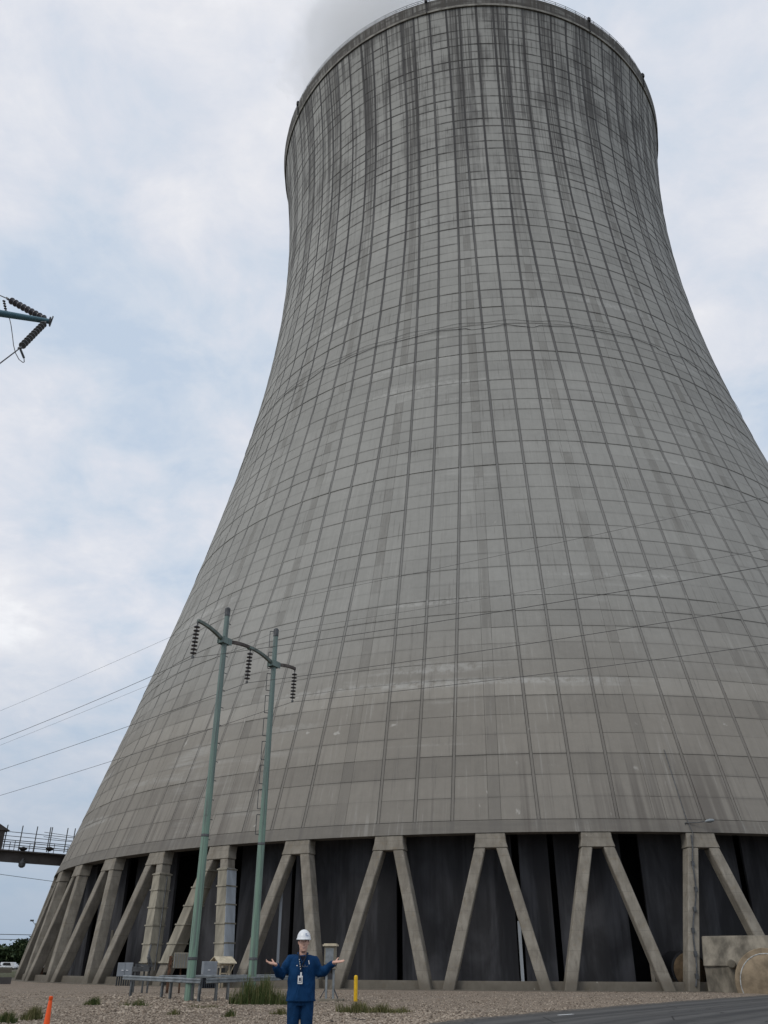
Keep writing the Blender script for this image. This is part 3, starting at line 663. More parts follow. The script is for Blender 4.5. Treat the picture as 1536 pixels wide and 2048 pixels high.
# climbing ladder on the second pole
off = -Vector((P2.y, -P2.x, 0)).normalized()*.36; ld = MB(); zz_ = [zat(555, y_, d2_) for y_ in (1262, 1680)]
ztop_, zbot_ = max(zz_), min(zz_); k_ = 9; seg = (ztop_-zbot_)/k_
side = Vector((-1, -.25, 0)).normalized(); pr_ = [P2 + side*.34 for _ in range(2)]
for i in range(k_):
    a_ = zbot_+seg*i+.25; b_ = zbot_+seg*(i+1)-.05
    ld.bar((pr_[0].x, pr_[0].y, a_), (pr_[0].x, pr_[0].y, b_), .035, .035)
    for h in (a_, b_): ld.bar((pr_[0].x, pr_[0].y, h), (P2.x, P2.y, h), .035, .035)
ld.part('ladder', M['galvdark'], hf)
for P, zt_ in ((P1, z1),):
    m = MB()
    for i in range(14): m.bar((P.x, P.y, zt_-.8-i*.9), Vector((P.x, P.y, zt_-.8-i*.9))+ud*.42*(1 if i % 2 else .9), .03, .03)
    m.part('step_bolts', M['galvdark'], hf)
m = MB(); b = P1+Vector((.18, -.24, 0)); m.bar((b.x, b.y, -.1), (b.x, b.y, .95), .14, .1); m.part('base_bracket', M['galvdark'], hf)
# insulators
def string_mesh(n, pitch, rd):
    d = MB(); d.lathe([(.03, .0), (.045, -.01), (rd*.45, -.035), (rd, -.075), (rd*.98, -.10), (rd*.5, -.085), (.05, -.10), (.03, -.10)], (0, 0, 0), 14); return d.mesh('disc', smooth=True)
def insulator(top, bottom, n, rd, mat, label, group):
    top = Vector(top); bottom = Vector(bottom); L = (bottom-top).length; q = (top-bottom).to_track_quat('Z', 'Y')
    root = thing('insulator_string', label, 'insulator', top, group); root.rotation_euler = q.to_euler()
    m = MB(); m.tube([(0, 0, 0), (0, 0, -L)], .022, 6); m.box((0, 0, -.06), (.07, .05, .12)); m.box((0, 0, -L+.04), (.12, .06, .12)); link('rod', m.mesh('rod'), M['galvdark'], root)
    me = string_mesh(n, 0, rd); me.materials.append(mat); a0 = .22; p_ = (L-.36)/n
    for i in range(n): link('disc', me, None, root, (0, 0, -a0-p_*i))
    return root
H1 = zat(387, 1312, math.hypot(AL.x, AL.y))
bots = []
for A, lab in ((AL, 'hanging insulator string at the free left end of the crossarm'), (AM, 'hanging insulator string between the two green poles'), (AR, 'hanging insulator string at the low right end of the crossarm')):
    b = A - Vector((0, 0, 2.0)) - ud*.08; insulator(A-Vector((0, 0, .05)), b, 8, .16, M['porcelain'], lab, GP); bots.append(b)
# conductors: run along the line direction, square to the crossarm
def along(P, px, py):                     # where the sight line crosses the wire's own vertical plane
    v = ray(px, py); h = Vector((v.x, v.y)); n2 = ud.xy; t = n2.dot(P.xy)/n2.dot(h); return Vector((h.x*t, h.y*t, CH+v.z*t))
def wire(label, P, left, right, r=.018, sag=.35):
    a = along(P, *left); b = along(P, *right); m = MB(); pts = []
    for p, q in ((a, P), (P, b)):
        ext = (p-q)*.5 if p is a else (q-p)*.25
        s0 = p+ext if p is a else p; s1 = q if p is a else q+ext
        pts += [s0.lerp(s1, i/14) - Vector((0, 0, sag*4*(i/14)*(1-i/14))) for i in range(15)][(1 if p is P else 0):]
    m.tube(pts, r, 5); o = m.solo('power_line', M['wire'], P); return tag(o, label, 'power line', 'overhead wires on the two-pole structure')
T1 = Vector((P1.x, P1.y, z1-.15)); T2 = Vector((P2.x, P2.y, z2-.15))
wire('thin shield wire tied to the top of the taller-looking pole', T1, (0, 1418), (1536, 989), .007, .15)
wire('thin shield wire tied to the pole top beside the ladder', T2, (0, 1487), (1536, 1094), .007, .15)
wire('thick conductor under the free left insulator string', bots[0], (0, 1473), (1536, 1125), .0125, .2)
wire('thick conductor under the insulator string between the poles', bots[1], (0, 1535), (1536, 1205), .0125, .2)
wire('thick conductor under the low right insulator string', bots[2], (0, 1586), (1536, 1283), .0125, .2)

# ------------------------------------------------------------------ davit pole at the upper left
dv = 27.6; TIP = atd(99, 643, dv); ROOT = atd(-180, 650, dv+1.2); ROOT.z = TIP.z - .15
dp = thing('steel_pole', 'blue-green steel davit arm reaching in from the left edge', 'utility pole', (ROOT.x, ROOT.y, 0))
MB().tube([ROOT, TIP], [.19, .10], 12).part('davit_arm', M['davit'], dp, smooth=True)
MB().tube([(ROOT.x, ROOT.y, -.2), (ROOT.x, ROOT.y, ROOT.z+4)], [.45, .24], 12).part('pole', M['pole'], dp)
m = MB(); m.tube([TIP, TIP+(TIP-ROOT).normalized()*.04], .19, 10); m.bar(TIP+Vector((.05, 0, -.24)), TIP+Vector((.09, 0, .26)), .05, .03); m.part('end_plate', M['galvdark'], dp)
GD = 'dead-end insulator strings on the davit arm'
IU = atd(14, 597, dv+1.3); IL = atd(39, 697, dv-1.2)
insulator(TIP+Vector((-.08, .1, .1)), IU, 9, .145, M['porcelain'], 'upper dark insulator string pulling away from the davit tip', GD)
insulator(TIP+Vector((-.08, -.1, -.1)), IL, 10, .13, M['porcelain2'], 'lower grey insulator string below the davit tip', GD)
WU = atd(-60, 565, dv+4); WL_ = atd(-40, 757, dv-4)
tag(MB().tube([IU, IU.lerp(WU, 6)], .022, 6).solo('power_line', M['wire'], IU), 'conductor leaving the picture from the upper davit insulator string', 'power line')
tag(MB().tube([IL, IL.lerp(WL_, 3)], .022, 6).solo('power_line', M['wire'], IL), 'conductor leaving the picture from the lower davit insulator string', 'power line')
jp = [atd(8, 602, dv+1.2), atd(12, 622, dv+1.0), atd(19, 637, dv+.7), atd(22, 650, dv+.5), atd(25, 672, dv+.2), atd(27, 690, dv), atd(31, 706, dv-.3), atd(38, 719, dv-.7), atd(46, 725, dv-1), atd(48.5, 724, dv-1.1), atd(48, 716, dv-1.15), atd(45, 709, dv-1.2), atd(41, 699, dv-1.2)]
m = MB(); m.tube(jp, .016, 6); jw = m.solo('jumper_wire', M['wire'], jp[0]); tag(jw, 'slack jumper loop hanging past the davit arm', 'jumper wire')
m = MB()
for i in range(5): q = jp[0].lerp(jp[1], i/4); m.lathe([(.02, .02), (.06, 0), (.06, -.02), (.02, -.04)], q, 8)
m.tube([jp[-3], jp[-1]], .04, 6); m.part('clamp', M['galvdark'], jw)

# ------------------------------------------------------------------ guard rails round the poles
def guard(label, a, b, posts, k=1.0):
    root = thing('guard_rail', label, 'guard rail', (a.x, a.y, 0), 'steel guard rails round the poles')
    d = (b-a).normalized(); sx = d.cross(Vector((0, 0, 1))).normalized(); prof_ = [(-.015, -.155), (.035, -.12), (.035, -.05), (-.015, -.02), (-.015, .02), (.035, .05), (.035, .12), (-.015, .155)]; prof_ = [(u_*k, w_*k) for u_, w_ in prof_]
    m = MB(); n = len(prof_); V = [q + sx*(u_+o_) + Vector((0, 0, w_)) for o_ in (0, -.008) for q in (a, b) for u_, w_ in prof_]
    F = []
    for base, fl in ((0, 0), (2*n, 1)): F += [(base+i, base+i+1, base+n+i+1, base+n+i) for i in range(n-1)]
    F += [(0, n, 3*n, 2*n), (n-1, 3*n-1, 4*n-1, 2*n-1)]; F += [(i, i+1, 2*n+i+1, 2*n+i) for i in range(n-1)] + [(n+i, n+i+1, 3*n+i+1, 3*n+i) for i in range(n-1)]
    m.add(V, F).part('rail', M['galv'], root)
    for f in posts:
        q = a.lerp(b, f) - sx*.13; z_ = q.z; m = MB(); g = gz(q.x, q.y)
        for w_, t_2, dx in ((.10, .012, -.05), (.10, .012, .05), (.012, .10, 0)): m.box(q + sx*dx*1 + Vector((0, 0, (g-.2+z_+.10)/2-z_)), (.012 if abs(dx) > 0 else .10, .075 if abs(dx) > 0 else .012, z_+.10-g+.2), Matrix.Rotation(math.atan2(sx.y, sx.x)-(math.pi/2 if 0 else 0), 3, 'Z'))
        m.part('post', M['galvpost'], root)
    return root
guard('steel guard rail in front of the left green pole', atd(246, 1955, 46), atd(401, 1962.5, 41.5), (.1, .51, .62, .97), .62)
guard('steel guard rail running behind the man towards the ladder pole', atd(412, 1962, 41.8), atd(640, 1953.5, 49), (.10, .19, .75), .62)
guard('far steel guard rail seen behind the left green pole', atd(318, 1953.5, 55), atd(560, 1951.5, 54), (.03, .35, .7), .42)
# ------------------------------------------------------------------ cabinets, kiosk and stands
def facing(P):                            # rotation that turns a front (-y) to the camera
    return Matrix.Rotation(math.atan2(P.y, P.x)-math.pi/2, 3, 'Z')
def cabinet(label, P, w, h, dep, leg, nd_=2, yaw=0.0):
    root = thing('electrical_cabinet', label, 'electrical cabinet', P, 'grey electrical cabinets by the tower'); root.rotation_euler.z = math.atan2(P.y, P.x)-math.pi/2+yaw
    def lk(m, name, mat, par=None, bev=0): return link(name, m.mesh(name, (0, 0, 0), False, bev), mat, par or root)
    lk(MB().box((0, 0, leg+h/2), (w, dep, h)), 'body', M['cabinet'], None, .012)
    dw = w/nd_
    for i in range(nd_):
        c = -w/2+dw*(i+.5); d = lk(MB().box((c, -dep/2-.018, leg+h/2), (dw-.03, .03, h-.05)), 'door', M['cabinet'], None, .008)
        lk(MB().box((c+(.12 if i == 0 and nd_ == 2 else -.1), -dep/2-.05, leg+h*.45), (.16, .04, .045)), 'handle', M['whitepaint'], d)
    m = MB()
    for i in range(7): m.box((-w/2+.06+i*(w-.12)/6, 0, leg/2), (.07, dep*.8, leg-.004))
    lk(m, 'skirt', M['cabdark']); return root
cabinet('wide grey two-door cabinet left of the clad column legs', onz(246, 1971.5), 1.15, .95, .45, .62, 2, -.1)
cabinet('narrow grey single-door cabinet beside the small timber shelter', onz(415, 1976.5), 1.0, .98, .5, .68, 1, .30)
P = atd(336, 1965, 56); root = thing('junction_box', 'small ribbed grey box on a leaning post behind the left pole', 'junction box', (P.x, P.y, 0))
a = atd(362, 1921, 56); m = MB(); m.box(a, (.85, .4, .8), facing(a)); m.part('body', M['clad'], root, bevel=.02)
m = MB()
for i in range(6): m.box(a+facing(a) @ Vector((-.36+i*.145, -.22, 0)), (.03, .04, .76), facing(a))
m.part('rib', M['galv'], root)
m = MB(); m.bar(atd(336, 1964, 56), atd(342, 1912, 56), .18, .18); m.bar(atd(336, 1932, 56), atd(352, 1915, 56), .07, .07); m.bar((P.x, P.y, -.1), atd(336, 1964, 56), .16, .16)
q = atd(362, 1945, 56.2); m.bar((q.x, q.y, -.1), atd(362, 1930, 56.2), .1, .1); m.part('post', M['rust'], root)
# timber shelter
P = onz(441, 1975.5); root = thing('timber_shelter', 'small pale timber shelter with pitched plywood roof below a clad column', 'shelter', P); root.rotation_euler.z = .78; root.scale = (.84, .84, 1.0)
def lk(m, name, mat, par, bev=0, smooth=False): return link(name, m.mesh(name, (0, 0, 0), smooth, bev), mat, par)
for x in (-.55, .55):
    for y in (-.4, .4): lk(MB().box((x*.8, y, .78), (.09, .09, 1.58)), 'leg', M['wood'], root)
for s_ in (-1, 1):
    m = MB(); m.prism([Vector((-.95, s_*.78, 1.52)), Vector((.95, s_*.78, 1.52)), Vector((.95, -s_*.015, 1.95)), Vector((-.95, -s_*.015, 1.95))], Vector((0, 0, 0)), Vector((0, 0, .05))); lk(m, 'roof', M['plywood'], root)
m = MB()
for x in (-.7, .7):
    m.bar((x, -.75, 1.50), (x, .75, 1.50), .06, .1); m.bar((x, 0, 1.5), (x, 0, 1.92), .06, .06)
m.bar((-.7, -.42, 1.44), (.7, -.42, 1.44), .06, .08); m.bar((-.7, .42, 1.44), (.7, .42, 1.44), .06, .08); m.bar((.44, -.4, .7), (.8, -.6, 1.45), .06, .06); m.bar((-.44, -.4, .9), (.44, -.4, .9), .05, .08); m.bar((.44, -.4, 1.15), (.0, -.4, .5), .05, .06)
lk(m, 'frame', M['wood'], root)
m = MB(); m.box((0, .1, .95), (.5, .4, .6)); lk(m, 'meter', M['galvdark'], root)
# pipe rack under the first clad column
P = atd(284, 1958, 57); m = MB()
for z_ in (1.6, 1.75): m.bar(atd(270, 1931, 57)+Vector((0, 0, z_-1.7)), atd(303, 1935, 57)+Vector((0, 0, z_-1.7)), .09, .09)
for px in (272, 290, 300): q = atd(px, 1932, 57); m.bar((q.x, q.y, 0), (q.x, q.y, q.z+.1), .09, .09)
m.tube([atd(299, 1934, 57), atd(296, 1915, 57), atd(302, 1890, 57.5)], .06, 6); m.tube([atd(304, 1934, 57), atd(298, 1908, 57)], .05, 6)
m.box(atd(283, 1938, 57), (1.0, .4, .25)); tag(m.solo('pipe_rack', M['galvdark'], (P.x, P.y, 0)), 'dull steel pipe rack at the foot of the clad leg', 'pipe rack')
# instrument stand behind the man
P = onground(658, 2003); root = thing('instrument_stand', 'weathered instrument box on a frame with braced legs beside the man', 'instrument box', P); root.rotation_euler.z = math.atan2(P.y, P.x)-math.pi/2-.2; root.scale = (.82, .82, 1)
lk(MB().box((0, 0, 1.83), (.62, .5, .74)), 'body', M['clad'], root, .02); lk(MB().box((0, -.257, 1.83), (.46, .012, .6)), 'window', M['galv'], root)
lk(MB().box((0, 0, 2.25), (.80, .66, .07)).box((0, 0, 2.30), (.68, .56, .05)), 'lid', M['plywood'], root)
lk(MB().box((-.05, 0, 1.34), (.85, .5, .08)), 'shelf', M['clad'], root); lk(MB().box((-.1, -.05, 1.2), (.42, .3, .18)), 'meter', M['black'], root)
for x in (-.18, .22): lk(MB().bar((x, 0, .1), (x, 0, 1.3), .11, .11), 'leg', M['galv'], root)
m = MB()
for x, x2 in ((-.18, -.5), (.22, .52)): m.bar((x, -.02, .55), (x2, -.1, .12), .05, .05)
lk(m, 'brace', M['galvdark'], root); lk(MB().box((.15, 0, .03), (1.35, .6, .16)), 'plinth', M['conc2'], root, .02)
# bollard, cone
P = onground(711, 2003); m = MB(); m.lathe([(.085, -.1), (.085, .95), (.075, 1.0), (.04, 1.03), (.01, 1.035)], (0, 0, 0), 16)
o = link('bollard', m.mesh('bollard', smooth=True), M['yellow'], None, P); tag(o, 'yellow steel bollard standing in the gravel', 'bollard')
P = atd(91, 2060, 13.2); P.z = gz(P.x, P.y); root = thing('traffic_cone', 'tall thin orange delineator cone in the left foreground', 'traffic cone', P)
zc_t = zat(96, 1992, 13.2)-P.z
lk(MB().lathe([(.085, .04), (.07, .12), (.024, zc_t-.06), (.020, zc_t-.05), (.027, zc_t-.035), (.025, zc_t-.005), (.010, zc_t)], (0, 0, 0), 20), 'cone_body', M['orange'], root, 0, True)
lk(MB().lathe([(.2, 0), (.2, .03), (.14, .05)], (0, 0, 0), 8), 'cone_base', M['black'], root)
# debris in the gravel
for px, py, w_, lab in ((733, 2040, .5, 'torn black strip of debris lying on the gravel'), (662, 2044, .16, 'small black scrap lying on the gravel')):
    P = onground(px, py); m = MB(); pts = [P+Vector((-w_+2*w_*i/7, (.11*math.sin(i*2.1)), .012+.012*math.sin(i*1.7))) for i in range(8)]
    m.tube(pts, [(.008+.018*abs(math.sin(i*1.3)), .02+.05*abs(math.sin(i*2.1+.5))) for i in range(8)], 6); tag(m.solo('debris_strip', M['black'], P), lab, 'debris')
# ------------------------------------------------------------------ concrete block, big pipes
P = onz(1478, 1986); root = thing('thrust_block', 'stained concrete block holding a tan pipe end right of the columns', 'concrete block', (P.x, P.y, 0))
fr = facing(P); sd = fr @ Vector((1, 0, 0)); bk = fr @ Vector((0, 1, 0)); dP = math.hypot(P.x, P.y)
def pb(px, py, back=0.0): q = atd(px, py, dP); return q + bk*back
tz = lambda px, py: pb(px, py).z
C0 = pb(1416, 1984); C0.z = 0; C1 = pb(1600, 1986); C1.z = 0; zt_ = tz(1470, 1870); zm = tz(1440, 1933)
m = MB(); L_ = Vector((C0.x, C0.y, 0)); Rr = Vector((C1.x, C1.y, 0)) + sd*3; n_ = L_ + sd*2.1
sec = [L_+bk*1.1, n_+bk*.15, Rr+bk*.15, Rr+bk*5, L_+bk*5]
m.prism(sec, Vector((0, 0, -.2)), Vector((0, 0, zm))); m.part('lower_block', M['conc2'], root, bevel=.05)
sec2 = [L_+bk*.9-sd*.05, n_+sd*.3, Rr, Rr+bk*5, L_+bk*5-sd*.05]; top2 = [L_+bk*1.9+sd*.1, n_+sd*.8+bk*1.0, Rr+bk*.9, Rr+bk*5, L_+bk*5+sd*.1]
nn = 5; m = MB(); m.add([p+Vector((0, 0, zm+.003)) for p in sec2] + [p+Vector((0, 0, zt_)) for p in top2], [tuple(range(nn-1, -1, -1)), tuple(range(nn, 2*nn))] + [(i, (i+1) % nn, nn+(i+1) % nn, nn+i) for i in range(nn)]); m.part('upper_block', M['conc2'], root, bevel=.06)
cc = pb(1540, 1969); axm = fr @ Matrix.Rotation(R(90), 3, 'X'); rad_p = (pb(1540, 1969)-pb(1471, 1969)).length
m = MB(); m.lathe([(rad_p, -1.5), (rad_p, .55), (rad_p*.985, .62), (rad_p*.86, .62), (rad_p*.85, .66), (rad_p*.8, .72), (rad_p*.5, .86), (rad_p*.2, .92), (.02, .93)], cc, 48, axm); m.part('pipe_end', M['tan'], root, smooth=True)
m = MB(); pts = [cc + axm @ Vector((rad_p*.835*math.cos(R(t)), rad_p*.835*math.sin(R(t)), .70)) for t in range(95, 200, 5)]; pts = [cc + axm @ Vector((-rad_p*.84*math.cos(R(t)), rad_p*.84*math.sin(R(t)), .685)) for t in range(-20, 130, 5)]
m.tube(pts, (.035), 6); m.part('seal_ring', M['limering'], root)
q = pb(1463, 1928); MB().lathe([(.26, -.3), (.26, .2), (.2, .26), (.02, .26)], q, 20, axm).part('blank_flange', M['conc2'], root)
P = onz(1352, 1979); q = cyl(59.0, az_on(1379, 1943, 59.0), 1.2); root = thing('water_pipe', 'black pipe with a rusty open end behind a column leg', 'pipe', (q.x, q.y, 0))
axp = facing(q) @ Matrix.Rotation(R(18), 3, 'Z') @ Matrix.Rotation(R(90), 3, 'X'); rp = 1.2; q.z = 1.22
MB().lathe([(rp, -4), (rp, 0), (rp*.9, .02)], q, 32, axp).part('pipe_body', M['pipe'], root, smooth=True)
MB().lathe([(rp*.88, -.0), (rp*.9, .14), (rp*.6, .18), (.02, .2)], q, 32, axp).part('end_cover', M['rustpipe'], root, smooth=True)
# brown box by the far-left columns
P = onz(70, 1960); m = MB(); m.box(P+Vector((0, 0, .62)), (1.3, 1.0, .9), facing(P)); m.box(P+Vector((0, 0, 1.1)), (1.4, 1.1, .08), facing(P)); m.box(P+Vector((0, 0, .08)), (1.1, .8, .18), facing(P))
tag(m.solo('rusty_box', M['rust'], P, bevel=.02), 'rusty box seen between the far-left column legs', 'box')

# ------------------------------------------------------------------ walkway bridge on the left
dB = 112; zt_ = zat(65, 1705, dB); BA = atd(0, 1703, 111); BB = atd(135, 1707, 113.5); BD = (BB-BA); BD.z = 0; BD.normalize(); BS = Vector((-BD.y, BD.x, 0))
B0 = BA - BD*40; B1_ = BB + BD*14; B0.z = B1_.z = zt_
root = thing('walkway_bridge', 'brown steel walkway bridge with handrails running behind the tower', 'bridge', (BA.x, BA.y, 0))
m = MB(); m.bar(B0+Vector((0, 0, -.62)), B1_+Vector((0, 0, -.62)), .5, 1.0); m.bar(B0+Vector((0, 0, -.06)), B1_+Vector((0, 0, -.06)), 1.9, .14); m.bar(B0+Vector((0, 0, -1.15)), B1_+Vector((0, 0, -1.15)), .7, .08); m.part('girder', M['brownsteel'], root)
for s_ in (-1, 1):
    m = MB()
    for h in (.55, 1.05): m.tube([B0+BS*s_*.85+Vector((0, 0, h)), B1_+BS*s_*.85+Vector((0, 0, h))], .045, 6)
    for i in range(28): q = B0.lerp(B1_, i/27)+BS*s_*.85; m.bar(q, q+Vector((0, 0, 1.05)), .06, .06)
    m.part('handrail', M['galvdark'], root)
for px, tp in ((5, 1659), (36, 1664), (66, 1664), (93, 1666), (96.5, 1666), (128, 1666), (143, 1666)):
    q = atd(px, 1703, 111); q.z = zt_; h = 2.75; MB().bar(q, q+Vector((0, 0, h)), .09, .09).part('tall_post', M['galvdark'], root)
m = MB()
for h in (1.75, 2.2): m.tube([B0+Vector((0, 0, h)), B1_+Vector((0, 0, h-.25))], .035, 6)
for h in (1.5, 2.0): m.tube([BB-BD*3+BS*.6+Vector((0, 0, h+.2)), B1_+BS*.6+Vector((0, 0, h-.4))], .03, 6)
m.part('cable', M['wire'], root)
for px in (46, 99):
    q = atd(px, 1699, 111); MB().lathe([(.12, -.3), (.42, -.1), (.45, .05), (.1, .2)], q+Vector((0, 0, .1)), 12).part('floodlight', M['black'], root)
q = atd(44, 1728, 111); MB().lathe([(.15, -.4), (.36, -.25), (.4, .1), (.2, .35), (.05, .6)], q, 12).part('floodlight', M['galvdark'], root)
q = BA - BD*.55; q.z = zt_; ht = thing('hut', 'dark brown hut roof at the left end of the walkway bridge', 'hut', q); ht.rotation_euler.z = math.atan2(BD.y, BD.x)
ht.scale = (.8, .8, .8)
lk(MB().box((-1.1, 0, 1.25), (3.2, 2.2, 2.5)), 'wall', M['brownsteel'], ht)
lk(MB().prism([Vector((-3.0, -1.4, 2.5)), Vector((1.1, -1.4, 2.5)), Vector((-.9, -1.4, 3.5))], Vector((0, 0, 0)), Vector((0, 2.8, 0))), 'roof', M['brownsteel'], ht)
q = B0.lerp(B1_, .12); tw = thing('bridge_trestle', 'steel trestle holding up the walkway bridge beyond the left edge', 'trestle', (q.x, q.y, 0))
for s_ in (-1, 1):
    for t_2 in (-1, 1): b_ = q+BS*s_*1.5+BD*t_2*1.2; MB().bar((b_.x, b_.y, 0), q+BS*s_*.4+BD*t_2*.6+Vector((0, 0, -1.22)), .25, .25).part('leg', M['brownsteel'], tw)

# ------------------------------------------------------------------ far left: wires, lamp, cars, barrier, trees
def farwire(label, a, b, r): tag(MB().tube([a+(a-b)*.8, a, b, b+(b-a)*.5], r, 5).solo('power_line', M['wire'], a), label, 'power line')
farwire('upper of two level wires above the far trees', atd(0, 1868.5, 150), atd(52, 1869.5, 150), .045)
farwire('lower of two level wires above the far trees', atd(0, 1878.5, 150), atd(46, 1879.5, 150), .045)
farwire('thin cable sloping below the walkway bridge', atd(0, 1748.5, 125), atd(100, 1762, 125), .03)
b = atd(57, 1925, 190); t_ = atd(58, 1846, 190); root = thing('lamp_post', 'distant twin-headed lamp post left of the column legs', 'lamp post', (b.x, b.y, 0))
MB().tube([(b.x, b.y, 0), (b.x, b.y, t_.z)], [.12, .08], 8).part('pole', M['galv'], root)
for s_ in (-1, 1):
    q = Vector((b.x, b.y, t_.z)); e = q+Vector((s_*.75, .1, .35)); MB().tube([q-Vector((0, 0, .3)), e], .05, 6).part('arm', M['galv'], root); MB().box(e+Vector((s_*.1, 0, .1)), (.6, .35, .3)).part('lamp_head', M['galvdark'], root)
def car(label, px, d, colr, van=False):
    v = ray(px, 1930); h = Vector((v.x, v.y)).normalized()*d; root = thing('parked_car', label, 'car', (h.x, h.y, 0), 'cars parked before the far trees')
    hh = 1.9 if van else 1.5; mb = simple('car paint', colr, .3, .1, var=.03, spec=.5)
    P_ = [(-2.2, .35), (2.2, .35), (2.25, .8), (1.4 if not van else 2.1, .98), (.8 if not van else 1.8, hh), (-1.3 if not van else -2.1, hh), (-2.0, 1.0), (-2.25, .85)]
    lk(MB().prism([Vector((x, -.88, z)) for x, z in P_], Vector((0, 0, 0)), Vector((0, 1.76, 0))), 'body', mb, root, .06)
    lk(MB().prism([Vector((x, -.89, z)) for x, z in ((-1.6, 1.02), (1.15, 1.02), (.7, hh-.12), (-1.2, hh-.12))], Vector((0, 0, 0)), Vector((0, 1.78, 0))), 'window', M['black'], root)
    for x in (-1.4, 1.4): lk(MB().lathe([(.33, -.95), (.33, .95)], (x, 0, .33), 14, Matrix.Rotation(R(90), 3, 'X')), 'wheel', M['black'], root)
car('white parked car nearest the left edge', -2, 300, (.72, .74, .76)); car('white parked van before the far trees', 17, 300, (.70, .72, .74), True); car('silver parked car glimpsed between the column legs', 79, 300, (.55, .58, .6)); car('grey parked car close to the outermost column leg', 27, 310, (.42, .44, .46))
a, b = onz(-60, 1934.5), onz(22, 1934.5); dd = (b-a); a2 = atd(-60, 1934, 190); a2.z = 0; b2 = atd(25, 1934, 190); b2.z = 0
m = MB(); m.bar(a2+Vector((0, 0, .45)), b2+Vector((0, 0, .45)), .5, .9); m.bar(a2+Vector((0, 0, .1)), b2+Vector((0, 0, .1)), .9, .2); tag(m.solo('concrete_barrier', M['leg'], a2), 'low pale concrete barrier in front of the parked cars', 'barrier')
a2 = atd(-80, 1953, 84); b2 = atd(24, 1953, 84); a2.z = b2.z = 0; m = MB(); m.bar(a2+Vector((0, 0, .22)), b2+Vector((0, 0, .22)), .6, .55); tag(m.solo('shadow_gap_wall', M['brownsteel'], a2), 'low dark wall standing in for the shadowed gap beside the outermost column foot', 'wall')  # dark bar put in for the shadowed band at the basin edge
def tree(label, px, d, hgt, wid):
    v = ray(px, 1930); h = Vector((v.x, v.y)).normalized()*d; root = thing('leafy_tree', label, 'tree', (h.x, h.y, 0), 'trees along the far edge of the site')
    m = MB(); m.tube([(h.x, h.y, -.2), (h.x+.2, h.y, hgt*.35), (h.x-.1, h.y, hgt*.8)], [.35, .25, .06], 8)
    for s_ in range(5): an = s_*1.3; m.tube([(h.x, h.y, hgt*(.3+.08*s_)), (h.x+math.cos(an)*wid*.35, h.y+math.sin(an)*wid*.35, hgt*(.5+.09*s_))], [.13, .04], 6)
    m.part('trunk', M['bark'], root)
    n = 1500; cl = rng.normal(0, 1, (14, 3)); cl /= np.linalg.norm(cl, axis=1)[:, None]; cl *= rng.random((14, 1))**.4
    c = cl[rng.integers(0, 14, n)]*[wid*.42, wid*.42, hgt*.33] + rng.normal(0, 1, (n, 3))*[wid*.10, wid*.10, hgt*.07] + [0, 0, hgt*.60]
    c[:, 2] = np.clip(c[:, 2], hgt*.12, hgt*1.02); q = rng.normal(0, 1, (n, 4, 3))*.42; V = (c[:, None]+q).reshape(-1, 3); F = np.arange(n*4).reshape(-1, 4)
    np_mesh('crown', V, F, M['leaf'], {'rnd': np.repeat(rng.random(n), 4), 'hh': np.repeat(rng.random(n), 4)}, parent=root)
for i, (px, d, hgt, lab) in enumerate(((-28, 330, 9.5, 'dark leafy tree beyond the left edge of the far row'), (-8, 335, 8.6, 'low dark tree cut by the left picture edge'), (10, 330, 8.4, 'round dark tree behind the white parked van'), (26, 340, 8.8, 'dark tree between the van and the column legs'), (41, 330, 10.6, 'tallest dark tree of the far row beside the column leg'), (56, 335, 11.4, 'dark tree half hidden by the outermost column leg'), (74, 330, 10.5, 'dark tree glimpsed in the gap between column legs'), (92, 338, 10.0, 'dark tree mostly hidden behind the splayed column legs'))): tree(lab, px, d, hgt*.80, 8.5)

# ------------------------------------------------------------------ grass and weeds
def blades(n, spread, h0, h1, base, lean=.35):
    V = []; F = []; rn = []; hh = []
    for i in range(n):
        a = random.random()*6.28; rr_ = min(abs(random.gauss(0, .42)), .74)**.85; x = math.cos(a)*rr_*spread[0]; y = math.sin(a)*rr_*spread[1]
        H = (h0+(h1-h0)*random.random()**1.3)*(1-.45*min(rr_, 1)**2)*(.75+.25*math.sin(x*4.1+1)*math.sin(x*1.7)+.15*math.sin(x*9)); t = random.random()*6.28; w = random.uniform(.008, .02); ln = lean*H*random.random(); u = random.random()*6.28
        dx, dy = math.cos(t)*w, math.sin(t)*w; lx, ly = math.cos(u)*ln, math.sin(u)*ln; b = len(V); r_ = random.random()
        g = gz(base.x+x, base.y+y)-base.z
        for f in (0, .45, .8, 1):
            k = (1-f*.85); V += [(x-dx*k+lx*f*f, y-dy*k+ly*f*f, g-.02+H*f), (x+dx*k+lx*f*f, y+dy*k+ly*f*f, g-.02+H*f)]; rn += [r_]*2; hh += [f]*2
        F += [(b+2*j, b+2*j+1, b+2*j+3, b+2*j+2) for j in range(3)]
    return V, F, {'rnd': rn, 'hh': hh}
def tuft(label, px, py, n, spread, h0, h1, mat, lean=.35):
    P = onground(px, py); V, F, A = blades(n, spread, h0, h1, P, lean); o = np_mesh('grass_tuft', V, F, M[mat], A, loc=P); return tag(o, label, 'grass', 'grass tufts growing in the gravel')
tuft('large dense green clump of tall grass below the ladder pole', 520, 2007, 2300, (1.65, .9), .3, 1.25, 'grass')
tuft('green tuft alone on the gravel left of the guard rail', 183, 2010, 420, (.45, .35), .15, .42, 'grass', .6)
tuft('grass tuft at the bottom left corner', 8, 2046, 600, (.42, .5), .15, .42, 'grass', .6)
tuft('grass tuft just left of the orange cone', 62, 2040, 700, (.38, .45), .2, .5, 'grassdry', .5)
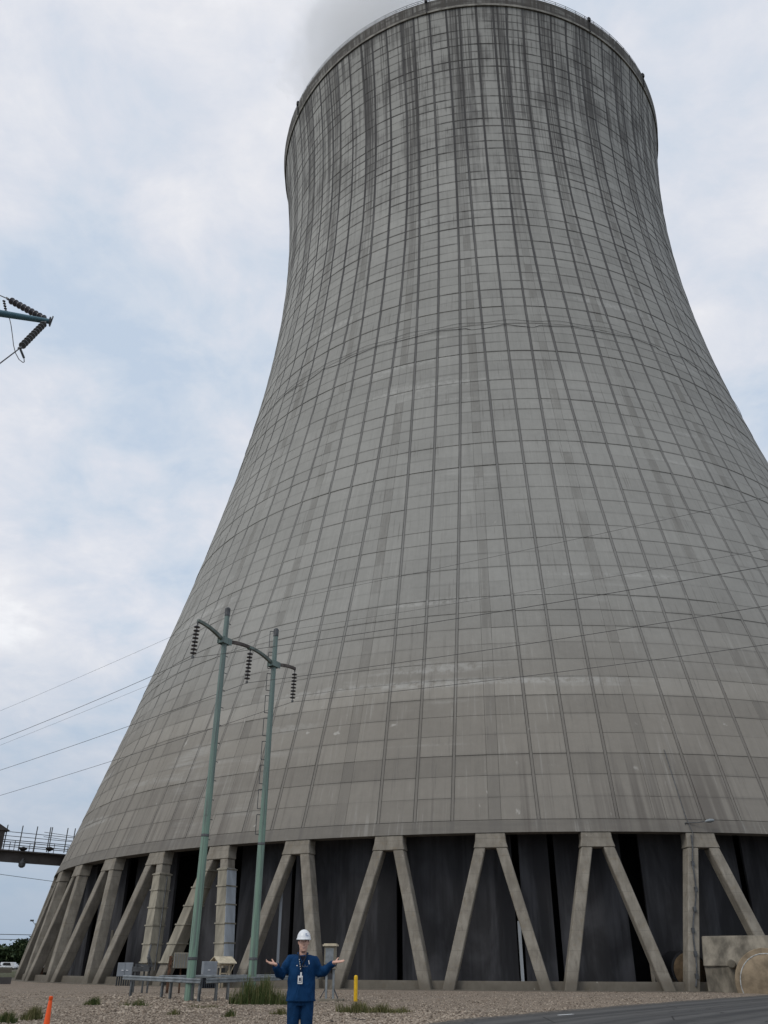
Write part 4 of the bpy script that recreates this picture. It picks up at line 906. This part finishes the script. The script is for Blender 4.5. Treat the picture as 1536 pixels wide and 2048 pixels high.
tuft('yellowing weeds growing right of the bollard foot', 756, 2026, 700, (1.3, .55), .15, .42, 'grassdry', .6)
tuft('pale dry weeds just below the yellow bollard', 708, 2026, 600, (.8, .5), .2, .5, 'grassdry', .5)
tuft('short green weeds in the middle of the gravel', 800, 2024, 300, (.7, .4), .08, .26, 'grassdry', .7)
tuft('thin grass at the foot of the left guard rail post', 272, 2012, 260, (.9, .4), .1, .35, 'grass', .6)
tuft('small weed below the left green pole', 346, 2030, 140, (.3, .25), .1, .3, 'grassdry', .6)
tuft('small green weed below the guard rail gap', 458, 2034, 200, (.3, .25), .1, .34, 'grass', .6)
tuft('small tuft close to the left trouser leg', 560, 2030, 260, (.45, .3), .12, .34, 'grassdry', .6)
tuft('low weeds on the stones left of the man', 415, 2016, 240, (1.2, .4), .06, .2, 'grassdry', .6)

# ------------------------------------------------------------------ the man
def blob(lofts, voxel, smooth=4):
    m = MB()
    for path, rads, n in lofts: m.tube(path, rads, n)
    me = m.mesh('tmp'); o = bpy.data.objects.new('tmp', me); COL.objects.link(o)
    r_ = o.modifiers.new('r', 'REMESH'); r_.mode = 'VOXEL'; r_.voxel_size = voxel; s_ = o.modifiers.new('s', 'SMOOTH'); s_.iterations = smooth; s_.factor = .5
    dg = bpy.context.evaluated_depsgraph_get(); dg.update(); me2 = bpy.data.meshes.new_from_object(o.evaluated_get(dg)); bpy.data.objects.remove(o)
    me2.polygons.foreach_set('use_smooth', np.ones(len(me2.polygons), bool)); return me2
M['skin'] = simple('skin', (.60, .37, .285), .55, var=.10, scale=14)
def cloth(name, c):
    m = Mat(name, .85, 0, .15); p = m.obj(); n = m.noise(p, 7, 5, .55, .8, (1, 1, .45)); f = m.noise(p, 60, 3)
    m.col(m.mix(m.ss(n, .3, .7), tuple(x*.8 for x in c), tuple(x*1.2 for x in c))); m.bump(m.ma('ADD', m.ma('MULTIPLY', n, 1.0), m.ma('MULTIPLY', f, .05)), .9, .06); return m.m
M['blue'] = cloth('navy work cloth', (.005, .038, .112)); M['blue2'] = cloth('navy trouser cloth', (.005, .033, .094)); M['navy'] = cloth('dark undershirt', (.006, .008, .016))
M['hat'] = simple('white hard hat', (.72, .74, .76), .3, var=.04, spec=.5); M['hair'] = simple('brown hair', (.045, .026, .016), .7, var=.3, scale=30)
M['eye'] = simple('eye', (.02, .017, .015), .3); M['lip'] = simple('lip', (.33, .13, .11), .5); M['tooth'] = simple('teeth', (.7, .68, .62), .4)
M['badge'] = simple('white badge card', (.78, .78, .77), .4, var=.04); M['print'] = simple('dark print', (.06, .06, .08), .6); M['hatblue'] = simple('blue hat emblem', (.02, .10, .30), .5)
PX = atd(606.5, 1883, 15.3); PG = gz(PX.x, PX.y); fz = PX.z - 1.70
man = thing('person', 'man in blue work jacket and white hard hat shrugging with open palms', 'person', (PX.x, PX.y, fz)); man.rotation_euler.z = math.atan2(PX.y, PX.x)-math.pi/2
def mp(name, me, mat, par=None):
    me.materials.clear(); return link(name, me, mat, par or man)
V3 = Vector
SHL, SHR = V3((-.185, .01, 1.44)), V3((.185, .01, 1.44)); EL, ER = V3((-.345, .03, 1.20)), V3((.29, .04, 1.235)); WRL, WRR = V3((-.425, -.17, 1.375)), V3((.515, -.12, 1.405))
lf = []
lf.append(([V3((0, .01, z)) for z in (.80, .92, 1.05, 1.2, 1.35, 1.44, 1.49)], [(.10, .15), (.11, .165), (.105, .15), (.115, .165), (.11, .18), (.085, .16), (.05, .08)], 16))
lf.append(([V3((0, .02, 1.44)), V3((.003, .012, 1.53)), V3((.006, .0, 1.60))], [.062, .058, .06], 14))
hd = [(1.545, .03, .028, -.055), (1.565, .052, .05, -.045), (1.60, .076, .064, -.03), (1.64, .09, .071, -.012), (1.70, .100, .076, .0), (1.75, .102, .078, .004), (1.80, .085, .068, .006), (1.83, .05, .04, .006)]
lf.append(([V3((.008, y, z)) for z, a, b, y in hd], [(a, b) for z, a, b, y in hd], 18))
lf.append(([V3((.012, -.088, 1.705)), V3((.014, -.104, 1.668)), V3((.014, -.097, 1.650))], [.010, .015, .015], 8))
lf.append(([V3((-.035, -.083, 1.714)), V3((.012, -.094, 1.716)), V3((.058, -.083, 1.714))], [.010, .012, .010], 8))
lf.append(([V3((-.01, -.066, 1.572)), V3((.013, -.074, 1.570)), V3((.036, -.066, 1.572))], [.018, .02, .018], 8))
for s_ in (-1, 1):
    lf.append(([V3((.008+s_*.074, .01, 1.655)), V3((.008+s_*.083, .015, 1.685)), V3((.008+s_*.083, .015, 1.71))], [(.012, .01), (.02, .011), (.014, .01)], 8))
    lf.append(([V3((.008+s_*.035, -.066, 1.63)), V3((.008+s_*.045, -.06, 1.655))], [.022, .02], 8))
    lf.append(([V3((s_*.095, .01, .88)), V3((s_*.10, -.005, .5)), V3((s_*.105, .01, .1))], [.085, .058, .04], 12)); lf.append(([V3((s_*.105, .03, .05)), V3((s_*.125, -.13, .035))], [(.035, .045), (.025, .04)], 10))
for S_, E2, W2 in ((SHL, EL, WRL), (SHR, ER, WRR)): lf.append(([S_*.6+V3((0, .004, .56)), S_, E2, E2.lerp(W2, .4), W2], [.06, .056, .044, .041, .028], 12))
def hand(W2, d, up, th, curl):
    d = d.normalized(); sdv = d.cross(up).normalized(); u = sdv.cross(d).normalized(); out = []
    kn = W2 + d*.095
    for q in (-.027, -.009, .009, .027): out.append(([W2+sdv*q*.7-d*.015, W2+d*.05+sdv*q, kn+sdv*q*1.05], [.017, .0155, .012], 8))
    for i, (q, L) in enumerate(((-.033, .066), (-.011, .080), (.011, .085), (.033, .074))):
        c = curl[i]; p0 = W2+d*.085+sdv*q; p1 = p0+(d+sdv*q*2.2+u*c*.35).normalized()*L*.45; p2 = p1+(d+sdv*q*2.2+u*c*.9).normalized()*L*.32; p3 = p2+(d+sdv*q*2+u*c*1.5).normalized()*L*.25
        out.append(([p0, p1, p2, p3], [.0105, .0098, .009, .0075], 8))
    b0 = W2+d*.02+sdv*th*.026; b1 = b0+(d*.5+sdv*th*.9+u*.55).normalized()*.045; b2 = b1+(d*.75+sdv*th*.55+u*.6).normalized()*.034
    out.append(([W2+sdv*th*.012, b0, b1, b2], [.017, .017, .0125, .010], 8)); return out
lf += hand(WRL, V3((-1, -.22, .16)), V3((.05, -.30, 1)), 1, (.5, .35, .6, .3)); lf += hand(WRR, V3((1, -.18, .10)), V3((-.05, -.30, 1)), -1, (.15, .1, .2, .15))
body = mp('body', blob(lf, .0055, 3), M['skin'])
# clothes
jr = [(.865, .158, .235), (.90, .155, .232), (1.02, .148, .222), (1.15, .145, .218), (1.28, .143, .222), (1.38, .135, .228), (1.45, .112, .222), (1.482, .092, .178), (1.505, .074, .105)]
jl = [([V3((.002, .012, z)) for z, a, b in jr], [(a, b) for z, a, b in jr], 24)]
for S_, E2, W2 in ((SHL, EL, WRL), (SHR, ER, WRR)):
    jl.append(([S_*.5+V3((0, .005, .725)), S_+V3((0, 0, -.005)), S_.lerp(E2, .55), E2, E2.lerp(W2, .2), E2.lerp(W2, .6), E2.lerp(W2, .93)], [.070, .080, .077, .072, .074, .064, .052], 16))
jm = blob(jl, .011, 5)
nv = len(jm.vertices); co = np.empty(nv*3, np.float32); jm.vertices.foreach_get('co', co); co = co.reshape(-1, 3); no_ = np.empty(nv*3, np.float32); jm.vertices.foreach_get('normal', no_); no_ = no_.reshape(-1, 3)
w_ = (np.sin(co[:, 0]*24+np.sin(co[:, 2]*19)*1.6)*.0045 + np.sin(co[:, 2]*34+co[:, 0]*26+np.sin(co[:, 1]*30))*.0035*(np.abs(co[:, 0]) > .2) + np.sin(co[:, 2]*21-co[:, 0]*11)*.003)
jm.vertices.foreach_set('co', (co+no_*w_[:, None]).ravel().astype(np.float32)); jm.update()
jk = mp('jacket', jm, M['blue'])
jk2 = MB(); jk2.tube([V3((.002, .012, .862)), V3((.002, .012, .885))], [(.160, .237), (.158, .235)], 28); lk(jk2, 'hem', M['blue2'], jk)
m = MB(); m.add([V3(p) for p in ((-.062, -.118, 1.475), (.066, -.118, 1.475), (.006, -.152, 1.385), (-.05, -.095, 1.49), (.055, -.095, 1.49))], [(0, 2, 1), (0, 1, 4, 3)]); 
m.v = [tuple(p) for p in m.v]; lk(m, 'undershirt', M['navy'], jk)
m = MB(); m.tube([V3((-.068, -.085, 1.515)), V3((-.038, -.120, 1.455)), V3((.004, -.150, 1.395)), V3((.045, -.120, 1.455)), V3((.075, -.085, 1.515))], .013, 8); m.tube([V3((-.068, -.085, 1.515)), V3((-.08, .03, 1.53)), V3((0, .085, 1.545)), V3((.085, .03, 1.53)), V3((.075, -.085, 1.515))], .014, 8); lk(m, 'collar', M['blue2'], jk)
tl = [([V3((.0, .012, z)) for z in (.80, .88, .97)], [(.125, .19), (.13, .20), (.125, .19)], 18)]
for s_ in (-1, 1): tl.append(([V3((s_*.098, .012, .88)), V3((s_*.103, .008, .78)), V3((s_*.108, -.005, .5)), V3((s_*.112, .012, .22)), V3((s_*.112, .012, .06))], [.112, .108, .092, .085, .088], 16))
tr = mp('trousers', blob(tl, .011, 4), M['blue2'])
m = MB()
for s_ in (-1, 1): m.tube([V3((s_*.112, .07, .05)), V3((s_*.118, -.02, .05)), V3((s_*.13, -.15, .035)), V3((s_*.132, -.19, .03))], [(.05, .045), (.05, .05), (.036, .05), (.02, .03)], 10)
lk(m, 'shoes', M['black'], man, 0, True)
# hard hat, hair, face
ht = MB(); n = 28; dome = []
for i in range(9):
    t = i/8*math.pi/2; dome.append((math.cos(t), math.sin(t)))
V = []; F = []
for a, b in [(1.06, -.10), (1.05, -.02)] + dome[:-1]:
    for k in range(n): t = 2*math.pi*k/n; V.append(V3((.008+a*.112*math.cos(t), .004+a*.138*math.sin(t), 1.742+b*.135+(.010*max(0, -math.sin(t))*-1 if b < 0 else 0))))
m_ = len(V)//n; F = [(i*n+k, i*n+(k+1) % n, (i+1)*n+(k+1) % n, (i+1)*n+k) for i in range(m_-1) for k in range(n)]; V.append(V3((.008, .004, 1.742+.135))); F += [((m_-1)*n+k, (m_-1)*n+(k+1) % n, len(V)-1) for k in range(n)]
hh_ = lk(ht.add(V, F), 'hard_hat', M['hat'], man, 0, True)
br = MB(); ring = []
for k in range(n):
    t = 2*math.pi*k/n; f = max(0, -math.sin(t)); ring.append((.008+math.cos(t)*(.121+.004*f), .004+math.sin(t)*(.146+.05*f), 1.731-.010*f))
inn = [(.008+math.cos(2*math.pi*k/n)*.108, .004+math.sin(2*math.pi*k/n)*.132, 1.733) for k in range(n)]
V = ring + inn + [(x, y, z+.012) for x, y, z in ring] + [(x, y, z+.012) for x, y, z in inn]
F = [(k, (k+1) % n, n+(k+1) % n, n+k) for k in range(n)] + [(2*n+k, 3*n+k, 3*n+(k+1) % n, 2*n+(k+1) % n) for k in range(n)] + [(k, 2*n+k, 2*n+(k+1) % n, (k+1) % n) for k in range(n)]
lk(br.add(V, F), 'brim', M['hat'], hh_, 0, True)
def onhat(x, z):                          # a point just proud of the front of the hat
    zz2 = (z-1.742)/.135; k = math.sqrt(max(.02, 1-zz2*zz2)); xx = (x-.008)/(.112*k); return V3((x, .004-.138*k*math.sqrt(max(0, 1-xx*xx))-.0025, z))
em = MB(); em.add([onhat(.030, 1.812), onhat(.052, 1.818), onhat(.036, 1.800)], [(0, 1, 2)]); em.add([onhat(.034, 1.803), onhat(.060, 1.812), onhat(.058, 1.806), onhat(.036, 1.798)], [(0, 1, 2, 3)])
for i in range(6): em.add([onhat(.034+i*.0085, 1.786), onhat(.040+i*.0085, 1.786), onhat(.040+i*.0085, 1.778), onhat(.034+i*.0085, 1.778)], [(0, 1, 2, 3)])
lk(em, 'emblem', M['hatblue'], hh_)
hl = [([V3((.008, .035, 1.60)), V3((.008, .03, 1.66)), V3((.008, .022, 1.72)), V3((.008, .015, 1.76))], [(.055, .062), (.078, .078), (.088, .083), (.088, .082)], 16)]
for s_ in (-1, 1): hl.append(([V3((.008+s_*.072, -.02, 1.70)), V3((.008+s_*.074, -.018, 1.75))], [.015, .018], 8))
mp('hair', blob(hl, .01, 2), M['hair'])
for s_ in (-1, 1):
    lk(MB().lathe([(.002, -.006), (.0085, -.003), (.0085, .003), (.002, .006)], (.012+s_*.030, -.0865, 1.700), 10, Matrix.Rotation(R(90), 3, 'X')), 'eye', M['eye'], man, 0, True)
    lk(MB().tube([V3((.012+s_*.014, -.102, 1.716)), V3((.012+s_*.030, -.102, 1.721)), V3((.012+s_*.046, -.094, 1.715))], .0045, 6), 'eyebrow', M['hair'], man)
mth = lk(MB().tube([V3((-.016, -.086, 1.622)), V3((0, -.098, 1.612)), V3((.014, -.101, 1.610)), V3((.028, -.098, 1.612)), V3((.042, -.086, 1.622))], [.003, .0055, .006, .0055, .003], 8), 'mouth', M['lip'], man)
lk(MB().tube([V3((-.008, -.0985, 1.6195)), V3((.013, -.105, 1.6155)), V3((.034, -.0985, 1.6195))], .003, 6), 'teeth', M['tooth'], mth)
# lanyard with badge, pen, glasses hung at the collar
m = MB(); m.tube([V3((-.06, -.11, 1.52)), V3((-.045, -.142, 1.42)), V3((-.03, -.152, 1.33)), V3((-.018, -.156, 1.255)), V3((-.012, -.152, 1.33)), V3((.03, -.150, 1.42)), V3((.065, -.11, 1.52))], .008, 6)
ln = lk(m, 'lanyard', M['black'], man)
for i in range(5): q = V3((-.050+i*.0065, -.1515-.002*i, 1.44-i*.032)); lk(MB().box(q, (.009, .006, .016)), 'stitching', M['badge'], ln)
lk(MB().box((-.012, -.163, 1.235), (.026, .004, .055)), 'tag', M['badge'], ln)
bd = lk(MB().box((-.022, -.165, 1.157), (.076, .005, .112)), 'badge', M['badge'], man)
lk(MB().box((-.026, -.1692, 1.165), (.03, .002, .045)).box((.002, -.1692, 1.16), (.006, .002, .07)).box((-.024, -.1692, 1.125), (.05, .002, .008)), 'badge_print', M['print'], bd)
lk(MB().bar((.100, -.140, 1.43), (.112, -.144, 1.375), .010, .008), 'pen', M['badge'], man)
m = MB()
for x in (.022, .068): m.tube([V3((x+.02*math.cos(R(t)), -.158, 1.352+.013*math.sin(R(t)))) for t in range(160, 390, 20)], .003, 5)
m.tube([V3((.045, -.155, 1.352)), V3((.045, -.148, 1.37))], .003, 5)
lk(m, 'glasses', M['porcelain2'], man)
lk(MB().box((-.082, -.151, 1.355), (.018, .005, .012)), 'pin', M['badge'], jk)
